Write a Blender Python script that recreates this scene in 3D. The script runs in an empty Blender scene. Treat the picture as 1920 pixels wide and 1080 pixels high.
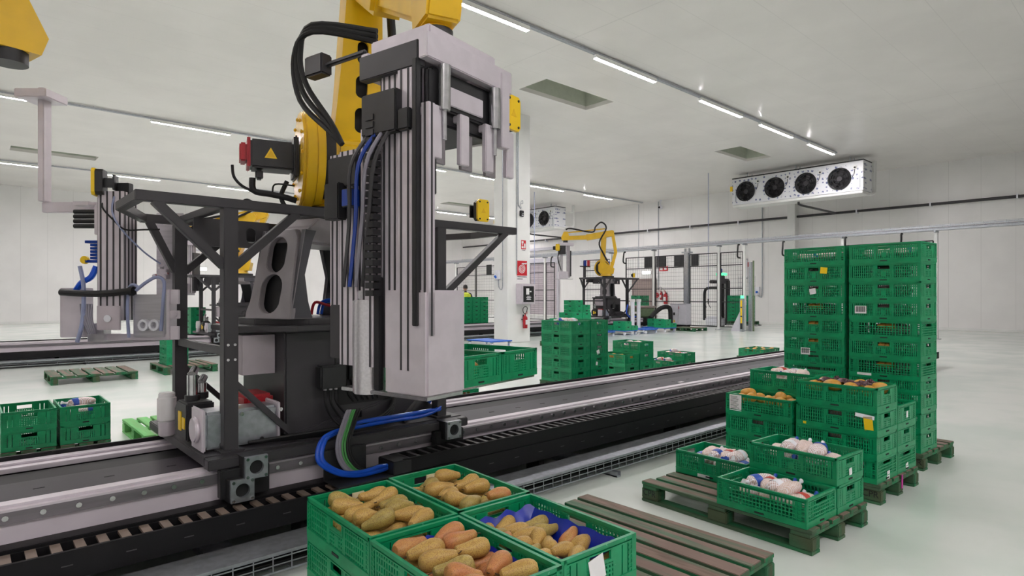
import bpy, bmesh, math, random
from mathutils import Vector, Matrix
from mathutils.geometry import delaunay_2d_cdt
random.seed(11)
SC = bpy.context.scene
COL = SC.collection
PI = math.pi
R = math.radians

# ------------------------------------------------------------------ camera, world, exposure
cam_data = bpy.data.cameras.new('camera')
cam = bpy.data.objects.new('camera', cam_data)
COL.objects.link(cam)
cam.location = (0, 0, 1.5)
cam.rotation_euler = (R(90), 0, -R(42.227))
cam_data.sensor_width = 36
cam_data.lens = 36 * 1138.6 / 1920
cam_data.shift_x = -3.5 / 1920
cam_data.shift_y = 15 / 1920
cam_data.clip_start = 0.05
cam_data.clip_end = 200
SC.camera = cam

world = bpy.data.worlds.new('hall_air')
SC.world = world
world.use_nodes = True
world.node_tree.nodes['Background'].inputs[0].default_value = (0.9, 0.93, 0.95, 1)
world.node_tree.nodes['Background'].inputs[1].default_value = 0.3

SC.view_settings.view_transform = 'Standard'
SC.view_settings.look = 'None'
SC.view_settings.exposure = 0.0
SC.view_settings.gamma = 1.0
SC.view_settings.use_curve_mapping = False
LAMP = 215.0            # strength of the LED battens

# ------------------------------------------------------------------ materials
def lin(c):
    return tuple(((v / 255) / 12.92 if v / 255 <= 0.04045 else ((v / 255 + 0.055) / 1.055) ** 2.4) for v in c)

def mat(name, rgb, rough=0.5, metal=0.0, var=0.10, scale=9.0, bump=0.0, rgb2=None, stretch=(1, 1, 1), emit=0.0, alpha=1.0, coat=0.0, spec=0.5):
    m = bpy.data.materials.new(name)
    m.use_nodes = True
    nt = m.node_tree
    b = nt.nodes['Principled BSDF']
    c = lin(rgb)
    b.inputs['Base Color'].default_value = (*c, 1)
    b.inputs['Roughness'].default_value = rough
    b.inputs['Metallic'].default_value = metal
    b.inputs['Specular IOR Level'].default_value = spec
    if coat:
        b.inputs['Coat Weight'].default_value = coat
        b.inputs['Coat Roughness'].default_value = 0.15
    if emit:
        b.inputs['Emission Color'].default_value = (*c, 1)
        b.inputs['Emission Strength'].default_value = emit
    if alpha < 1:
        b.inputs['Alpha'].default_value = alpha
    if var or bump or rgb2:
        tc = nt.nodes.new('ShaderNodeTexCoord')
        mp = nt.nodes.new('ShaderNodeMapping')
        mp.inputs['Scale'].default_value = stretch
        nz = nt.nodes.new('ShaderNodeTexNoise')
        nz.inputs['Scale'].default_value = scale
        nz.inputs['Detail'].default_value = 5
        nt.links.new(tc.outputs['Object'], mp.inputs['Vector'])
        nt.links.new(mp.outputs['Vector'], nz.inputs['Vector'])
        rp = nt.nodes.new('ShaderNodeValToRGB')
        c2 = lin(rgb2) if rgb2 else tuple(min(1, v * (1 + var)) for v in c)
        c1 = c if rgb2 else tuple(v * (1 - var) for v in c)
        rp.color_ramp.elements[0].position = 0.38
        rp.color_ramp.elements[1].position = 0.62
        rp.color_ramp.elements[0].color = (*c1, 1)
        rp.color_ramp.elements[1].color = (*c2, 1)
        nt.links.new(nz.outputs['Fac'], rp.inputs['Fac'])
        nt.links.new(rp.outputs['Color'], b.inputs['Base Color'])
        if bump:
            bp = nt.nodes.new('ShaderNodeBump')
            bp.inputs['Strength'].default_value = bump
            bp.inputs['Distance'].default_value = 0.01
            nt.links.new(nz.outputs['Fac'], bp.inputs['Height'])
            nt.links.new(bp.outputs['Normal'], b.inputs['Normal'])
    return m

def math_node(nt, op, a, b=None):
    n = nt.nodes.new('ShaderNodeMath')
    n.operation = op
    for i, v in enumerate((a, b)):
        if v is None:
            continue
        if isinstance(v, (int, float)):
            n.inputs[i].default_value = v
        else:
            nt.links.new(v, n.inputs[i])
    return n.outputs[0]

def panel_mat(name, rgb, axis, pitch, rough, line=0.82, axis2=None, pitch2=1, off2=0, coat=0.0, width=0.012):
    """sandwich-panel cladding: fine joints every `pitch` metres along one axis, optional second joints."""
    m = mat(name, rgb, rough, 0, var=0.03, scale=0.6, coat=coat)
    nt = m.node_tree
    b = nt.nodes['Principled BSDF']
    src = b.inputs['Base Color'].links[0].from_socket
    tc = nt.nodes.new('ShaderNodeTexCoord')
    sp = nt.nodes.new('ShaderNodeSeparateXYZ')
    nt.links.new(tc.outputs['Object'], sp.inputs[0])
    def joint(ax, p, o, w):
        v = math_node(nt, 'ADD', sp.outputs[ax], 1000 * p - o)
        v = math_node(nt, 'MODULO', v, p)
        return math_node(nt, 'LESS_THAN', v, w)
    j = joint(axis, pitch, 0, width)
    if axis2 is not None:
        j = math_node(nt, 'MAXIMUM', j, joint(axis2, pitch2, off2, 0.03))
    mx = nt.nodes.new('ShaderNodeMix')
    mx.data_type = 'RGBA'
    nt.links.new(j, mx.inputs[0])
    nt.links.new(src, mx.inputs[6])
    mx.inputs[7].default_value = (*[v * line for v in lin(rgb)], 1)
    nt.links.new(mx.outputs[2], b.inputs['Base Color'])
    return m

M = {}
M['ceil'] = panel_mat('ceiling_panel', (240, 236, 232), 1, 1.15, 0.30, 0.90, 0, 10.95, 10.35)
M['wall'] = panel_mat('wall_panel_y', (242, 240, 238), 1, 1.15, 0.40, 0.82)
M['wallx'] = panel_mat('wall_panel_x', (242, 240, 239), 0, 1.15, 0.40, 0.82)
M['white'] = mat('white_paint', (238, 238, 235), 0.5, var=0.03, scale=1.5)
M['floor'] = mat('resin_floor', (212, 222, 214), 0.20, var=0.05, scale=0.9, rgb2=(228, 232, 226), coat=0.15)
M['black'] = mat('black_powder_coat', (36, 36, 38), 0.45, var=0.12, scale=14)
M['blackrail'] = mat('black_anodised', (20, 19, 21), 0.55, var=0.15, scale=5, spec=.3)
M['cover'] = mat('dark_mauve_cover', (52, 46, 54), 0.5, var=0.08, scale=5, spec=.3)
M['railside'] = mat('grey_rail_flank', (132, 126, 132), 0.32, 0.6, var=0.12, scale=6, stretch=(.3, 4, 4))
M['graphite'] = mat('graphite_paint', (58, 56, 59), 0.45, var=0.08, scale=4)
M['casting'] = mat('grey_casting', (142, 136, 140), 0.48, var=0.07, scale=6, bump=0.05)
M['castdark'] = mat('dark_grey_casting', (84, 82, 88), 0.45, var=0.07, scale=6)
M['alu'] = mat('brushed_aluminium', (205, 202, 206), 0.33, 0.75, var=0.06, scale=20, stretch=(.2, 4, 4))
M['alup'] = mat('pale_aluminium', (214, 206, 213), 0.4, 0.25, var=0.04, scale=10)
M['steel'] = mat('steel', (190, 190, 192), 0.22, 0.95, var=0.08, scale=30)
M['galv'] = mat('galvanised_steel', (176, 180, 186), 0.35, 0.8, var=0.10, scale=25)
M['railwhite'] = mat('pale_side_panel', (222, 212, 220), 0.42, 0.1, var=0.03, scale=3)
M['dark'] = mat('dark_rubber', (18, 18, 19), 0.6, var=0.1)
M['rung'] = mat('chain_rung', (128, 112, 100), 0.5, 0.1, var=0.15)
M['rungd'] = mat('chain_rung_grey', (70, 68, 70), 0.4, 0.1, var=0.15)
M['yellow'] = mat('robot_yellow', (238, 190, 18), 0.36, var=0.05, scale=5, coat=0.2)
M['yellow2'] = mat('signal_yellow', (250, 208, 30), 0.4, var=0.03)
M['red'] = mat('red_paint', (178, 28, 40), 0.4, var=0.06)
M['signred'] = mat('sign_red', (200, 30, 42), 0.5, var=0.02)
M['paper'] = mat('white_paper', (238, 236, 236), 0.6, var=0.03)
M['blue'] = mat('blue_hose', (20, 84, 205), 0.3, var=0.08)
M['bluep'] = mat('blue_plastic', (20, 98, 205), 0.45, var=0.08)
M['palehose'] = mat('pale_blue_tube', (150, 158, 192), 0.35, var=0.06)
M['greycab'] = mat('grey_cable', (140, 136, 148), 0.45, var=0.06)
M['greencab'] = mat('green_cable', (80, 160, 84), 0.4, var=0.08)
M['cabinet'] = mat('light_grey_cabinet', (200, 198, 206), 0.45, var=0.03)
M['beige'] = mat('pinkish_grey_box', (196, 186, 192), 0.5, var=0.04)
M['ink'] = mat('black_ink', (25, 25, 28), 0.6, var=0.05)
M['screen'] = mat('black_board', (28, 28, 30), 0.35, var=0.05)
M['door'] = mat('brown_door', (150, 134, 130), 0.5, var=0.04)
M['glow'] = mat('lamp_diffuser', (255, 249, 252), 0.5, var=0, emit=LAMP)
M['exitglow'] = mat('lit_exit_lamp', (250, 255, 252), 0.5, var=0, emit=2.2)
M['greenglow'] = mat('green_signal_lamp', (90, 240, 160), 0.4, var=0, emit=1.6)
M['bluelamp'] = mat('blue_beacon', (24, 60, 150), 0.25, var=0.05)
M['olive'] = mat('olive_green_paint', (104, 122, 92), 0.5, var=0.1)
M['skin'] = mat('skin', (196, 150, 128), 0.55, var=0.05)
M['hair'] = mat('dark_hair', (36, 30, 28), 0.6, var=0.2)
M['cloth'] = mat('dark_cloth', (36, 34, 44), 0.8, var=0.15)
M['vest'] = mat('hi_vis_yellow', (214, 226, 60), 0.6, var=0.05)
M['hatch_shade'] = mat('shade_toned_hatch_panel', (196, 200, 186), 0.5, var=0.03)  # white hatch panels with their greenish shade put into the colour

def crate_mat(name, rgb, rgb2):
    m = mat(name, rgb, 0.38, var=0.0, scale=14, rgb2=rgb2, coat=0.05)
    nt = m.node_tree
    b = nt.nodes['Principled BSDF']
    src = b.inputs['Base Color'].links[0].from_socket
    tc = nt.nodes.new('ShaderNodeTexCoord')
    nz = nt.nodes.new('ShaderNodeTexNoise')          # pale scuff marks
    nz.inputs['Scale'].default_value = 46
    nz.inputs['Detail'].default_value = 8
    nt.links.new(tc.outputs['Object'], nz.inputs['Vector'])
    g = math_node(nt, 'GREATER_THAN', nz.outputs['Fac'], 0.70)
    mx = nt.nodes.new('ShaderNodeMix')
    mx.data_type = 'RGBA'
    nt.links.new(math_node(nt, 'MULTIPLY', g, 0.5), mx.inputs[0])
    nt.links.new(src, mx.inputs[6])
    mx.inputs[7].default_value = (*lin((130, 190, 160)), 1)
    nt.links.new(mx.outputs[2], b.inputs['Base Color'])
    return m
M['crate'] = crate_mat('green_crate_plastic', (0, 133, 84), (3, 147, 94))
M['crate2'] = crate_mat('bright_green_crate_plastic', (6, 144, 94), (14, 158, 104))

def wood_mat(name, a, b_, c, rough=0.75):
    m = mat(name, a, rough, var=0, scale=5, rgb2=b_, stretch=(9, 1.2, 9), bump=0.25)
    nt = m.node_tree
    bs = nt.nodes['Principled BSDF']
    src = bs.inputs['Base Color'].links[0].from_socket
    tc = nt.nodes.new('ShaderNodeTexCoord')
    mp = nt.nodes.new('ShaderNodeMapping')
    mp.inputs['Scale'].default_value = (9.3, 0.8, 1)
    nz = nt.nodes.new('ShaderNodeTexNoise')
    nz.inputs['Scale'].default_value = 1.3
    nz.inputs['Detail'].default_value = 4
    nt.links.new(tc.outputs['Object'], mp.inputs['Vector'])
    nt.links.new(mp.outputs['Vector'], nz.inputs['Vector'])
    rp = nt.nodes.new('ShaderNodeValToRGB')
    rp.color_ramp.elements[0].position = 0.44
    rp.color_ramp.elements[1].position = 0.56
    nt.links.new(nz.outputs['Fac'], rp.inputs['Fac'])
    mx = nt.nodes.new('ShaderNodeMix')
    mx.data_type = 'RGBA'
    nt.links.new(rp.outputs['Color'], mx.inputs[0])
    nt.links.new(src, mx.inputs[6])
    mx.inputs[7].default_value = (*lin(c), 1)
    nt.links.new(mx.outputs[2], bs.inputs['Base Color'])
    return m
M['wood'] = wood_mat('green_stained_board', (72, 100, 78), (98, 122, 98), (128, 106, 96))
M['woodblock'] = wood_mat('green_painted_block', (30, 96, 62), (48, 104, 70), (72, 84, 58))
M['woodbrown'] = wood_mat('brown_weathered_board', (112, 92, 80), (132, 110, 98), (90, 104, 84))
M['woodrim'] = wood_mat('green_painted_edge', (24, 110, 68), (40, 124, 80), (70, 96, 70))
M['woodlight'] = wood_mat('light_green_board', (112, 190, 112), (126, 200, 122), (120, 180, 110))

def pear_mat(name, a, b_, blush):
    m = mat(name, a, 0.45, var=0, scale=16, rgb2=b_, bump=0.08)
    nt = m.node_tree
    bs = nt.nodes['Principled BSDF']
    src = bs.inputs['Base Color'].links[0].from_socket
    tc = nt.nodes.new('ShaderNodeTexCoord')
    nz = nt.nodes.new('ShaderNodeTexNoise')
    nz.inputs['Scale'].default_value = 320
    nz.inputs['Detail'].default_value = 3
    nt.links.new(tc.outputs['Object'], nz.inputs['Vector'])
    rp = nt.nodes.new('ShaderNodeValToRGB')
    rp.color_ramp.elements[0].position = 0.48
    rp.color_ramp.elements[1].position = 0.62
    nt.links.new(nz.outputs['Fac'], rp.inputs['Fac'])
    mx = nt.nodes.new('ShaderNodeMix')
    mx.data_type = 'RGBA'
    nt.links.new(math_node(nt, 'MULTIPLY', rp.outputs['Color'], 0.75), mx.inputs[0])
    nt.links.new(src, mx.inputs[6])
    mx.inputs[7].default_value = (*lin(blush), 1)
    nt.links.new(mx.outputs[2], bs.inputs['Base Color'])
    return m
M['pear'] = [pear_mat('russet_pear_skin', (190, 154, 80), (206, 172, 94), (150, 98, 54)),
             pear_mat('olive_pear_skin', (166, 146, 76), (186, 164, 88), (128, 92, 52)),
             pear_mat('blushed_pear_skin', (196, 148, 80), (198, 128, 78), (152, 94, 54)),
             pear_mat('rosy_pear_skin', (196, 130, 80), (200, 148, 84), (160, 92, 58))]
M['stem'] = mat('pear_stem', (80, 58, 40), 0.7)

def net_mat(name, a, b_, net, sc=150):
    m = mat(name, a, 0.55, var=0, scale=22, rgb2=b_, bump=0.15)
    nt = m.node_tree
    bs = nt.nodes['Principled BSDF']
    src = bs.inputs['Base Color'].links[0].from_socket
    tc = nt.nodes.new('ShaderNodeTexCoord')
    outs = []
    for rz in (R(45), R(-45)):
        mp = nt.nodes.new('ShaderNodeMapping')
        mp.inputs['Rotation'].default_value = (0.2, 0.1, rz)
        wv = nt.nodes.new('ShaderNodeTexWave')
        wv.inputs['Scale'].default_value = sc / 4
        wv.inputs['Distortion'].default_value = 2.0
        wv.inputs['Detail'].default_value = 0
        nt.links.new(tc.outputs['Object'], mp.inputs['Vector'])
        nt.links.new(mp.outputs['Vector'], wv.inputs['Vector'])
        outs.append(math_node(nt, 'GREATER_THAN', wv.outputs['Fac'], 0.80))
    f = math_node(nt, 'MAXIMUM', *outs)
    mx = nt.nodes.new('ShaderNodeMix')
    mx.data_type = 'RGBA'
    nt.links.new(f, mx.inputs[0])
    nt.links.new(src, mx.inputs[6])
    mx.inputs[7].default_value = (*lin(net), 1)
    nt.links.new(mx.outputs[2], bs.inputs['Base Color'])
    return m
M['net'] = net_mat('netted_produce', (206, 168, 146), (222, 192, 176), (240, 228, 228), 110)
M['net2'] = net_mat('netted_white_produce', (196, 160, 148), (216, 192, 186), (246, 240, 244), 84)
M['labelblue'] = mat('blue_print_band', (44, 84, 178), 0.4, var=0.1)
M['labelred'] = mat('red_print_band', (204, 74, 62), 0.4, var=0.1)
M['labelwhite'] = mat('white_plastic_band', (240, 240, 246), 0.35, var=0.04)
M['gold'] = pear_mat('golden_fruit_skin', (206, 150, 52), (222, 172, 84), (176, 112, 40))
M['film'] = mat('dark_crinkled_film', (58, 34, 40), 0.25, var=0.4, scale=30, rgb2=(120, 90, 96))
M['liner'] = mat('blue_tray_liner', (18, 44, 160), 0.3, var=0.15, scale=12)
M['cream'] = mat('cream_card', (226, 214, 176), 0.6, var=0.03)

# ------------------------------------------------------------------ mesh collector
class MB:
    def __init__(s):
        s.v, s.f, s.m = [], [], []
    def add(s, vs, fs, m=0):
        o = len(s.v)
        s.v += [tuple(v) for v in vs]
        s.f += [tuple(i + o for i in f) for f in fs]
        s.m += [m] * len(fs)
        return s
    def box(s, x0, x1, y0, y1, z0, z1, m=0):
        vs = [(x, y, z) for z in (z0, z1) for y in (y0, y1) for x in (x0, x1)]
        return s.add(vs, [(0, 2, 3, 1), (4, 5, 7, 6), (0, 1, 5, 4), (2, 6, 7, 3), (0, 4, 6, 2), (1, 3, 7, 5)], m)
    def obox(s, c, size, rot=(0, 0, 0), m=0):
        from mathutils import Euler
        E = Euler(rot).to_matrix()
        a, b, d = size[0] / 2, size[1] / 2, size[2] / 2
        vs = [Vector(c) + E @ Vector((x, y, z)) for z in (-d, d) for y in (-b, b) for x in (-a, a)]
        return s.add(vs, [(0, 2, 3, 1), (4, 5, 7, 6), (0, 1, 5, 4), (2, 6, 7, 3), (0, 4, 6, 2), (1, 3, 7, 5)], m)
    def bar(s, p0, p1, w, h, m=0, up=(0, 0, 1)):
        p0, p1 = Vector(p0), Vector(p1)
        d = (p1 - p0).normalized()
        u = Vector(up)
        if abs(d.dot(u)) > 0.98:
            u = Vector((1, 0, 0))
        a = d.cross(u).normalized() * (w / 2)
        b = a.cross(d).normalized() * (h / 2)
        vs = []
        for p in (p0, p1):
            vs += [p - a - b, p + a - b, p + a + b, p - a + b]
        return s.add(vs, [(0, 1, 2, 3), (7, 6, 5, 4), (0, 4, 5, 1), (1, 5, 6, 2), (2, 6, 7, 3), (3, 7, 4, 0)], m)
    def cyl(s, p0, p1, r0, r1=None, n=16, m=0):
        return s.rings([p0, p1], [r0, r0 if r1 is None else r1], n, m)
    def rings(s, pts, rad, n=10, m=0, caps=True):
        pts = [Vector(p) for p in pts]
        k = len(pts)
        tang = []
        for i in range(k):
            t = pts[min(i + 1, k - 1)] - pts[max(i - 1, 0)]
            tang.append(t.normalized() if t.length > 1e-9 else Vector((0, 0, 1)))
        u = Vector((0, 0, 1)) if abs(tang[0].z) < 0.9 else Vector((1, 0, 0))
        vs = []
        a = tang[0].cross(u).normalized()
        for i in range(k):
            a = (a - tang[i] * a.dot(tang[i]))
            a = a.normalized() if a.length > 1e-9 else tang[i].orthogonal().normalized()
            b = tang[i].cross(a)
            for j in range(n):
                q = 2 * PI * j / n
                vs.append(pts[i] + (a * math.cos(q) + b * math.sin(q)) * rad[i])
        fs = [(i * n + j, i * n + (j + 1) % n, (i + 1) * n + (j + 1) % n, (i + 1) * n + j) for i in range(k - 1) for j in range(n)]
        if caps:
            fs += [tuple(range(n - 1, -1, -1)), tuple(range((k - 1) * n, k * n))]
        return s.add(vs, fs, m)
    def tube(s, pts, r, n=8, m=0, sub=5):
        """smooth tube through the points (Catmull-Rom)"""
        P = [Vector(p) for p in pts]
        if len(P) > 2 and sub > 1:
            Q = []
            for i in range(len(P) - 1):
                a, b, c, d = P[max(i - 1, 0)], P[i], P[i + 1], P[min(i + 2, len(P) - 1)]
                for k in range(sub):
                    t = k / sub
                    Q.append(0.5 * ((2 * b) + (c - a) * t + (2 * a - 5 * b + 4 * c - d) * t * t + (3 * b - a - 3 * c + d) * t ** 3))
            P = Q + [P[-1]]
        return s.rings(P, [r] * len(P), n, m)
    def prism(s, poly, axis, a0, a1, m=0, holes=()):
        """2-D outline (with holes) extruded along axis 0/1/2; outline coordinates are the two other axes in order"""
        def put(p, a):
            q = [0, 0, 0]
            o = [i for i in range(3) if i != axis]
            q[o[0]], q[o[1]], q[axis] = p[0], p[1], a
            return tuple(q)
        loops = [list(poly)] + [list(h) for h in holes]
        pts, edges = [], []
        for lp in loops:
            b = len(pts)
            pts += [Vector(p[:2]) for p in lp]
            edges += [(b + i, b + (i + 1) % len(lp)) for i in range(len(lp))]
        def inside(p, lp):
            c = False
            j = len(lp) - 1
            for i in range(len(lp)):
                if (lp[i][1] > p[1]) != (lp[j][1] > p[1]) and p[0] < (lp[j][0] - lp[i][0]) * (p[1] - lp[i][1]) / (lp[j][1] - lp[i][1]) + lp[i][0]:
                    c = not c
                j = i
            return c
        vo, _, fo, _, _, _ = delaunay_2d_cdt(pts, edges, [], 0, 1e-6)
        tri = []
        for f in fo:
            c = sum((vo[i] for i in f), Vector((0, 0))) / len(f)
            if inside(c, loops[0]) and not any(inside(c, h) for h in loops[1:]):
                tri.append(tuple(f))
        n = len(vo)
        vs = [put(p, a0) for p in vo] + [put(p, a1) for p in vo]
        fs = tri + [tuple(i + n for i in reversed(f)) for f in tri]
        cnt = {}
        for f in tri:
            for i in range(len(f)):
                e = (f[i], f[(i + 1) % len(f)])
                cnt[e] = 1
        for (a, b) in cnt:
            if (b, a) not in cnt:
                fs.append((b, a, a + n, b + n))
        return s.add(vs, fs, m)
    def ball(s, c, rx, ry=None, rz=None, nu=12, nv=8, m=0):
        ry = rx if ry is None else ry
        rz = rx if rz is None else rz
        vs = [(c[0], c[1], c[2] - rz)]
        for i in range(1, nv):
            th = PI * i / nv
            for j in range(nu):
                q = 2 * PI * j / nu
                vs.append((c[0] + rx * math.sin(th) * math.cos(q), c[1] + ry * math.sin(th) * math.sin(q), c[2] - rz * math.cos(th)))
        vs.append((c[0], c[1], c[2] + rz))
        L = len(vs) - 1
        fs = [(0, 1 + (j + 1) % nu, 1 + j) for j in range(nu)]
        for i in range(nv - 2):
            for j in range(nu):
                a, b = 1 + i * nu + j, 1 + i * nu + (j + 1) % nu
                fs.append((a, b, b + nu, a + nu))
        k = 1 + (nv - 2) * nu
        fs += [(k + j, k + (j + 1) % nu, L) for j in range(nu)]
        return s.add(vs, fs, m)
    def xf(s, fn):
        s.v = [tuple(fn(Vector(v))) for v in s.v]
        return s
    def mesh(s, name, mats, bevel=0.0, seg=2):
        me = bpy.data.meshes.new(name)
        me.from_pydata(s.v, [], s.f)
        for m in (mats if isinstance(mats, (list, tuple)) else [mats]):
            me.materials.append(M[m] if isinstance(m, str) else m)
        me.polygons.foreach_set('material_index', s.m)
        bm = bmesh.new()
        bm.from_mesh(me)
        bmesh.ops.recalc_face_normals(bm, faces=bm.faces)
        if bevel:
            es = [e for e in bm.edges if len(e.link_faces) == 2 and e.calc_face_angle(0) > R(30)]
            bmesh.ops.bevel(bm, geom=es, offset=bevel, segments=seg, affect='EDGES', clamp_overlap=True)
        bm.to_mesh(me)
        bm.free()
        me.polygons.foreach_set('use_smooth', [True] * len(me.polygons))
        me.set_sharp_from_angle(angle=R(32))
        return me
    def build(s, name, mats, parent=None, bevel=0.0, loc=(0, 0, 0), rz=0.0, seg=2):
        return put(name, s.mesh(name, mats, bevel, seg), parent, loc, rz)

def put(name, me, parent=None, loc=(0, 0, 0), rz=0.0):
    o = bpy.data.objects.new(name, me)
    COL.objects.link(o)
    if parent is not None:
        o.parent = parent
    o.location = loc
    o.rotation_euler = (0, 0, rz)
    return o

def tag(o, label=None, cat=None, group=None, kind=None):
    for k, v in (('label', label), ('category', cat), ('group', group), ('kind', kind)):
        if v:
            o[k] = v
    return o

def thing(name, label, cat, loc=(0, 0, 0), rz=0.0, group=None):
    o = bpy.data.objects.new(name, None)
    COL.objects.link(o)
    o.location = loc
    o.rotation_euler = (0, 0, rz)
    o.empty_display_size = 0.1
    return tag(o, label, cat, group)

def holder(name, parent, loc=(0, 0, 0), rz=0.0):
    o = bpy.data.objects.new(name, None)
    COL.objects.link(o)
    o.parent = parent
    o.location = loc
    o.rotation_euler = (0, 0, rz)
    o.empty_display_size = 0.1
    return o

def copy_tree(o, parent=None):
    c = o.copy()
    COL.objects.link(c)
    if parent is not None:
        c.parent = parent
    for ch in [k for k in o.children]:
        copy_tree(ch, c)
    return c

def dup(o, loc, rz=0.0, label=None, group=None, scale=None):
    c = copy_tree(o)
    c.location = loc
    c.rotation_euler = (0, 0, rz)
    if scale:
        c.scale = scale
    if label:
        c['label'] = label
    if group:
        c['group'] = group
    return c

def text(name, s, size, m, parent, loc, rot, align='CENTER', depth=0.0006):
    cu = bpy.data.curves.new(name, 'FONT')
    cu.body = s
    cu.size = size
    cu.align_x = align
    cu.align_y = 'CENTER'
    cu.extrude = depth
    tmp = bpy.data.objects.new('lettering', cu)
    me = bpy.data.meshes.new_from_object(tmp)
    bpy.data.objects.remove(tmp)
    me.materials.clear()
    me.materials.append(M[m])
    o = bpy.data.objects.new(name, me)
    COL.objects.link(o)
    o.parent = parent
    o.location = loc
    o.rotation_euler = rot
    return o

def struct(name, mb, m, bevel=0.0):
    return tag(mb.build(name, m, bevel=bevel), kind='structure')

def oval(cx, cy, a, b, n=20):
    """stadium outline: half width a, half height b (b > a)"""
    pts = []
    for i in range(n):
        q = 2 * PI * i / n
        x, y = a * math.cos(q), a * math.sin(q)
        pts.append((cx + x, cy + y + (b - a) * (1 if math.sin(q) >= 0 else -1)))
    return pts

ORD = ['topmost', 'second', 'third', 'fourth', 'fifth', 'sixth', 'seventh', 'eighth', 'ninth', 'tenth', 'eleventh', 'twelfth']
# ------------------------------------------------------------------ room shell
X0, X1, Y0, Y1, HC = -11.0, 32.0, -9.0, 42.0, 7.4
struct('floor', MB().box(X0, X1, Y0, Y1, -0.2, 0), 'floor')
HATCH = [(11.75, 14.65, 11.62, 12.74), (22.7, 25.45, 11.72, 12.86), (1.4, 4.28, 30.9, 31.9), (22.55, 25.2, 30.9, 31.9)]
mb = MB()
mb.prism([(X0, Y0), (X1, Y0), (X1, Y1), (X0, Y1)], 2, HC, HC + 0.12, 0,
         [[(a, c), (b, c), (b, d), (a, d)] for a, b, c, d in HATCH])
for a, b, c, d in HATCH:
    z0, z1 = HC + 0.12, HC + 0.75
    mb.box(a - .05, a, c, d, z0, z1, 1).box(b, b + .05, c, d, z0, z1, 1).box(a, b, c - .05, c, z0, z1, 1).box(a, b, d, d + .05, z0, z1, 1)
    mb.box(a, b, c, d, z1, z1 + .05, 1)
    mb.box(a + 1.9, a + 1.93, c, d, z1 - .02, z1, 0)
struct('ceiling', mb, ['ceil', 'hatch_shade'])
struct('wall_right', MB().box(X1, X1 + .2, Y0, Y1, -0.2, HC + .1), 'wall')
struct('wall_left', MB().box(X0 - .2, X0, Y0, Y1, -0.2, HC + .1), 'wall')
struct('wall_back', MB().box(X0 - .2, X1 + .2, Y1, Y1 + .2, -0.2, HC + .1), 'wallx')
struct('wall_front', MB().box(X0 - .2, X1 + .2, Y0 - .2, Y0, -0.2, HC + .1), 'wallx')
struct('trim_1', MB().box(31.55, 32.0, 13.35, 13.75, 0, HC), 'white', 0.01)          # pilaster on the side wall
struct('baseboard_right', MB().box(31.88, 32.0, Y0, 13.3, 0, .12).box(31.88, 32.0, 13.8, Y1, 0, .12), 'white', 0.01)
struct('baseboard_back', MB().box(X0, 31.85, Y1 - .12, Y1, 0, .12), 'white', 0.01)
CX0, CX1, CY0, CY1 = 12.8, 13.79, 14.4, 15.07
struct('column', MB().box(CX0, CX1, CY0, CY1, 0, HC), 'white', 0.012)
# window and doors of the far walls
mb = MB().box(10.5, 11.85, Y1 - .06, Y1, 4.35, 5.6, 0).box(10.6, 11.75, Y1 - .07, Y1 - .05, 4.45, 5.5, 1)
struct('window_1', mb, ['cabinet', 'white'], 0)

struct('door_1', MB().box(31.94, 32.0, 22.1, 23.75, 0, 2.5).box(31.9, 31.95, 22.0, 22.12, 0, 2.6).box(31.9, 31.95, 23.73, 23.85, 0, 2.6).box(31.9, 31.95, 22, 23.85, 2.5, 2.6), 'door')

# ------------------------------------------------------------------ lighting: trunking lines with LED battens
def lamp_proto():
    t = thing('led_batten', 'x', 'ceiling light')
    MB().box(0, 2.45, -.055, .055, -.010, .07).box(-.02, 0, -.05, .05, -.01, .07).box(2.45, 2.47, -.05, .05, -.01, .07).box(0, 2.45, -.0575, -.0515, -.026, -.0105).box(0, 2.45, .0515, .0575, -.026, -.0105).build('housing', 'white', t)
    MB().box(0, 2.45, -.05, .05, -.022, -.0105).build('diffuser', 'glow', t, 0.006)
    return t
LP = None
def lamp_row(y, where, lamps, z=7.25, xe=31.6):
    """lamps: (x start, label end) ; first the ones the photo shows, counted along the line"""
    global LP
    for x, lab in lamps:
        if LP is None:
            LP = lamp_proto()
            o = LP
            o.location = (x, y, z)
        else:
            o = dup(LP, (x, y, z))
        o['label'] = lab + ' ' + where
        o['group'] = 'LED battens on the lighting lines'
    t = thing('lighting_trunking', 'grey conduit carrying the battens ' + where, 'conduit', (0, y, z))
    MB().box(-10.5, xe, -.05, .05, .071, .12).build('trunk', 'galv', t)
    for x in range(-9, int(xe), 6):
        MB().box(x, x + .02, -.01, .01, .12, HC - z - .004).build('suspension_rod', 'steel', t)
NTH = ['first', 'second', 'third', 'fourth', 'fifth', 'sixth', 'seventh', 'eighth']
def lampset(hidden, shown):
    return [(x, '%s LED batten beyond the picture edge' % NTH[i]) for i, x in enumerate(hidden)] + [(x, '%s lit LED batten from the left' % NTH[i]) for i, x in enumerate(shown)]
lamp_row(9.52, 'on the long line ending above the four-fan cooler', lampset([-7.5, -2.8, 1.9], [6.6, 11.3, 16.05, 19.8, 23.7]), xe=26.4)
lamp_row(22.8, 'on the line passing behind the white column', lampset([-5.0, -0.9], [4.6, 9.3, 14.0, 17.95, 21.9, 26.1]))
lamp_row(34.2, 'on the farthest line near the back wall', lampset([0.4], [4.8, 9.5, 14.2, 19.3, 24.0, 28.0]))
lamp_row(-3.8, 'on the line behind the camera', lampset([-7.5, -2.8, 1.9, 6.6], []))
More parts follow.
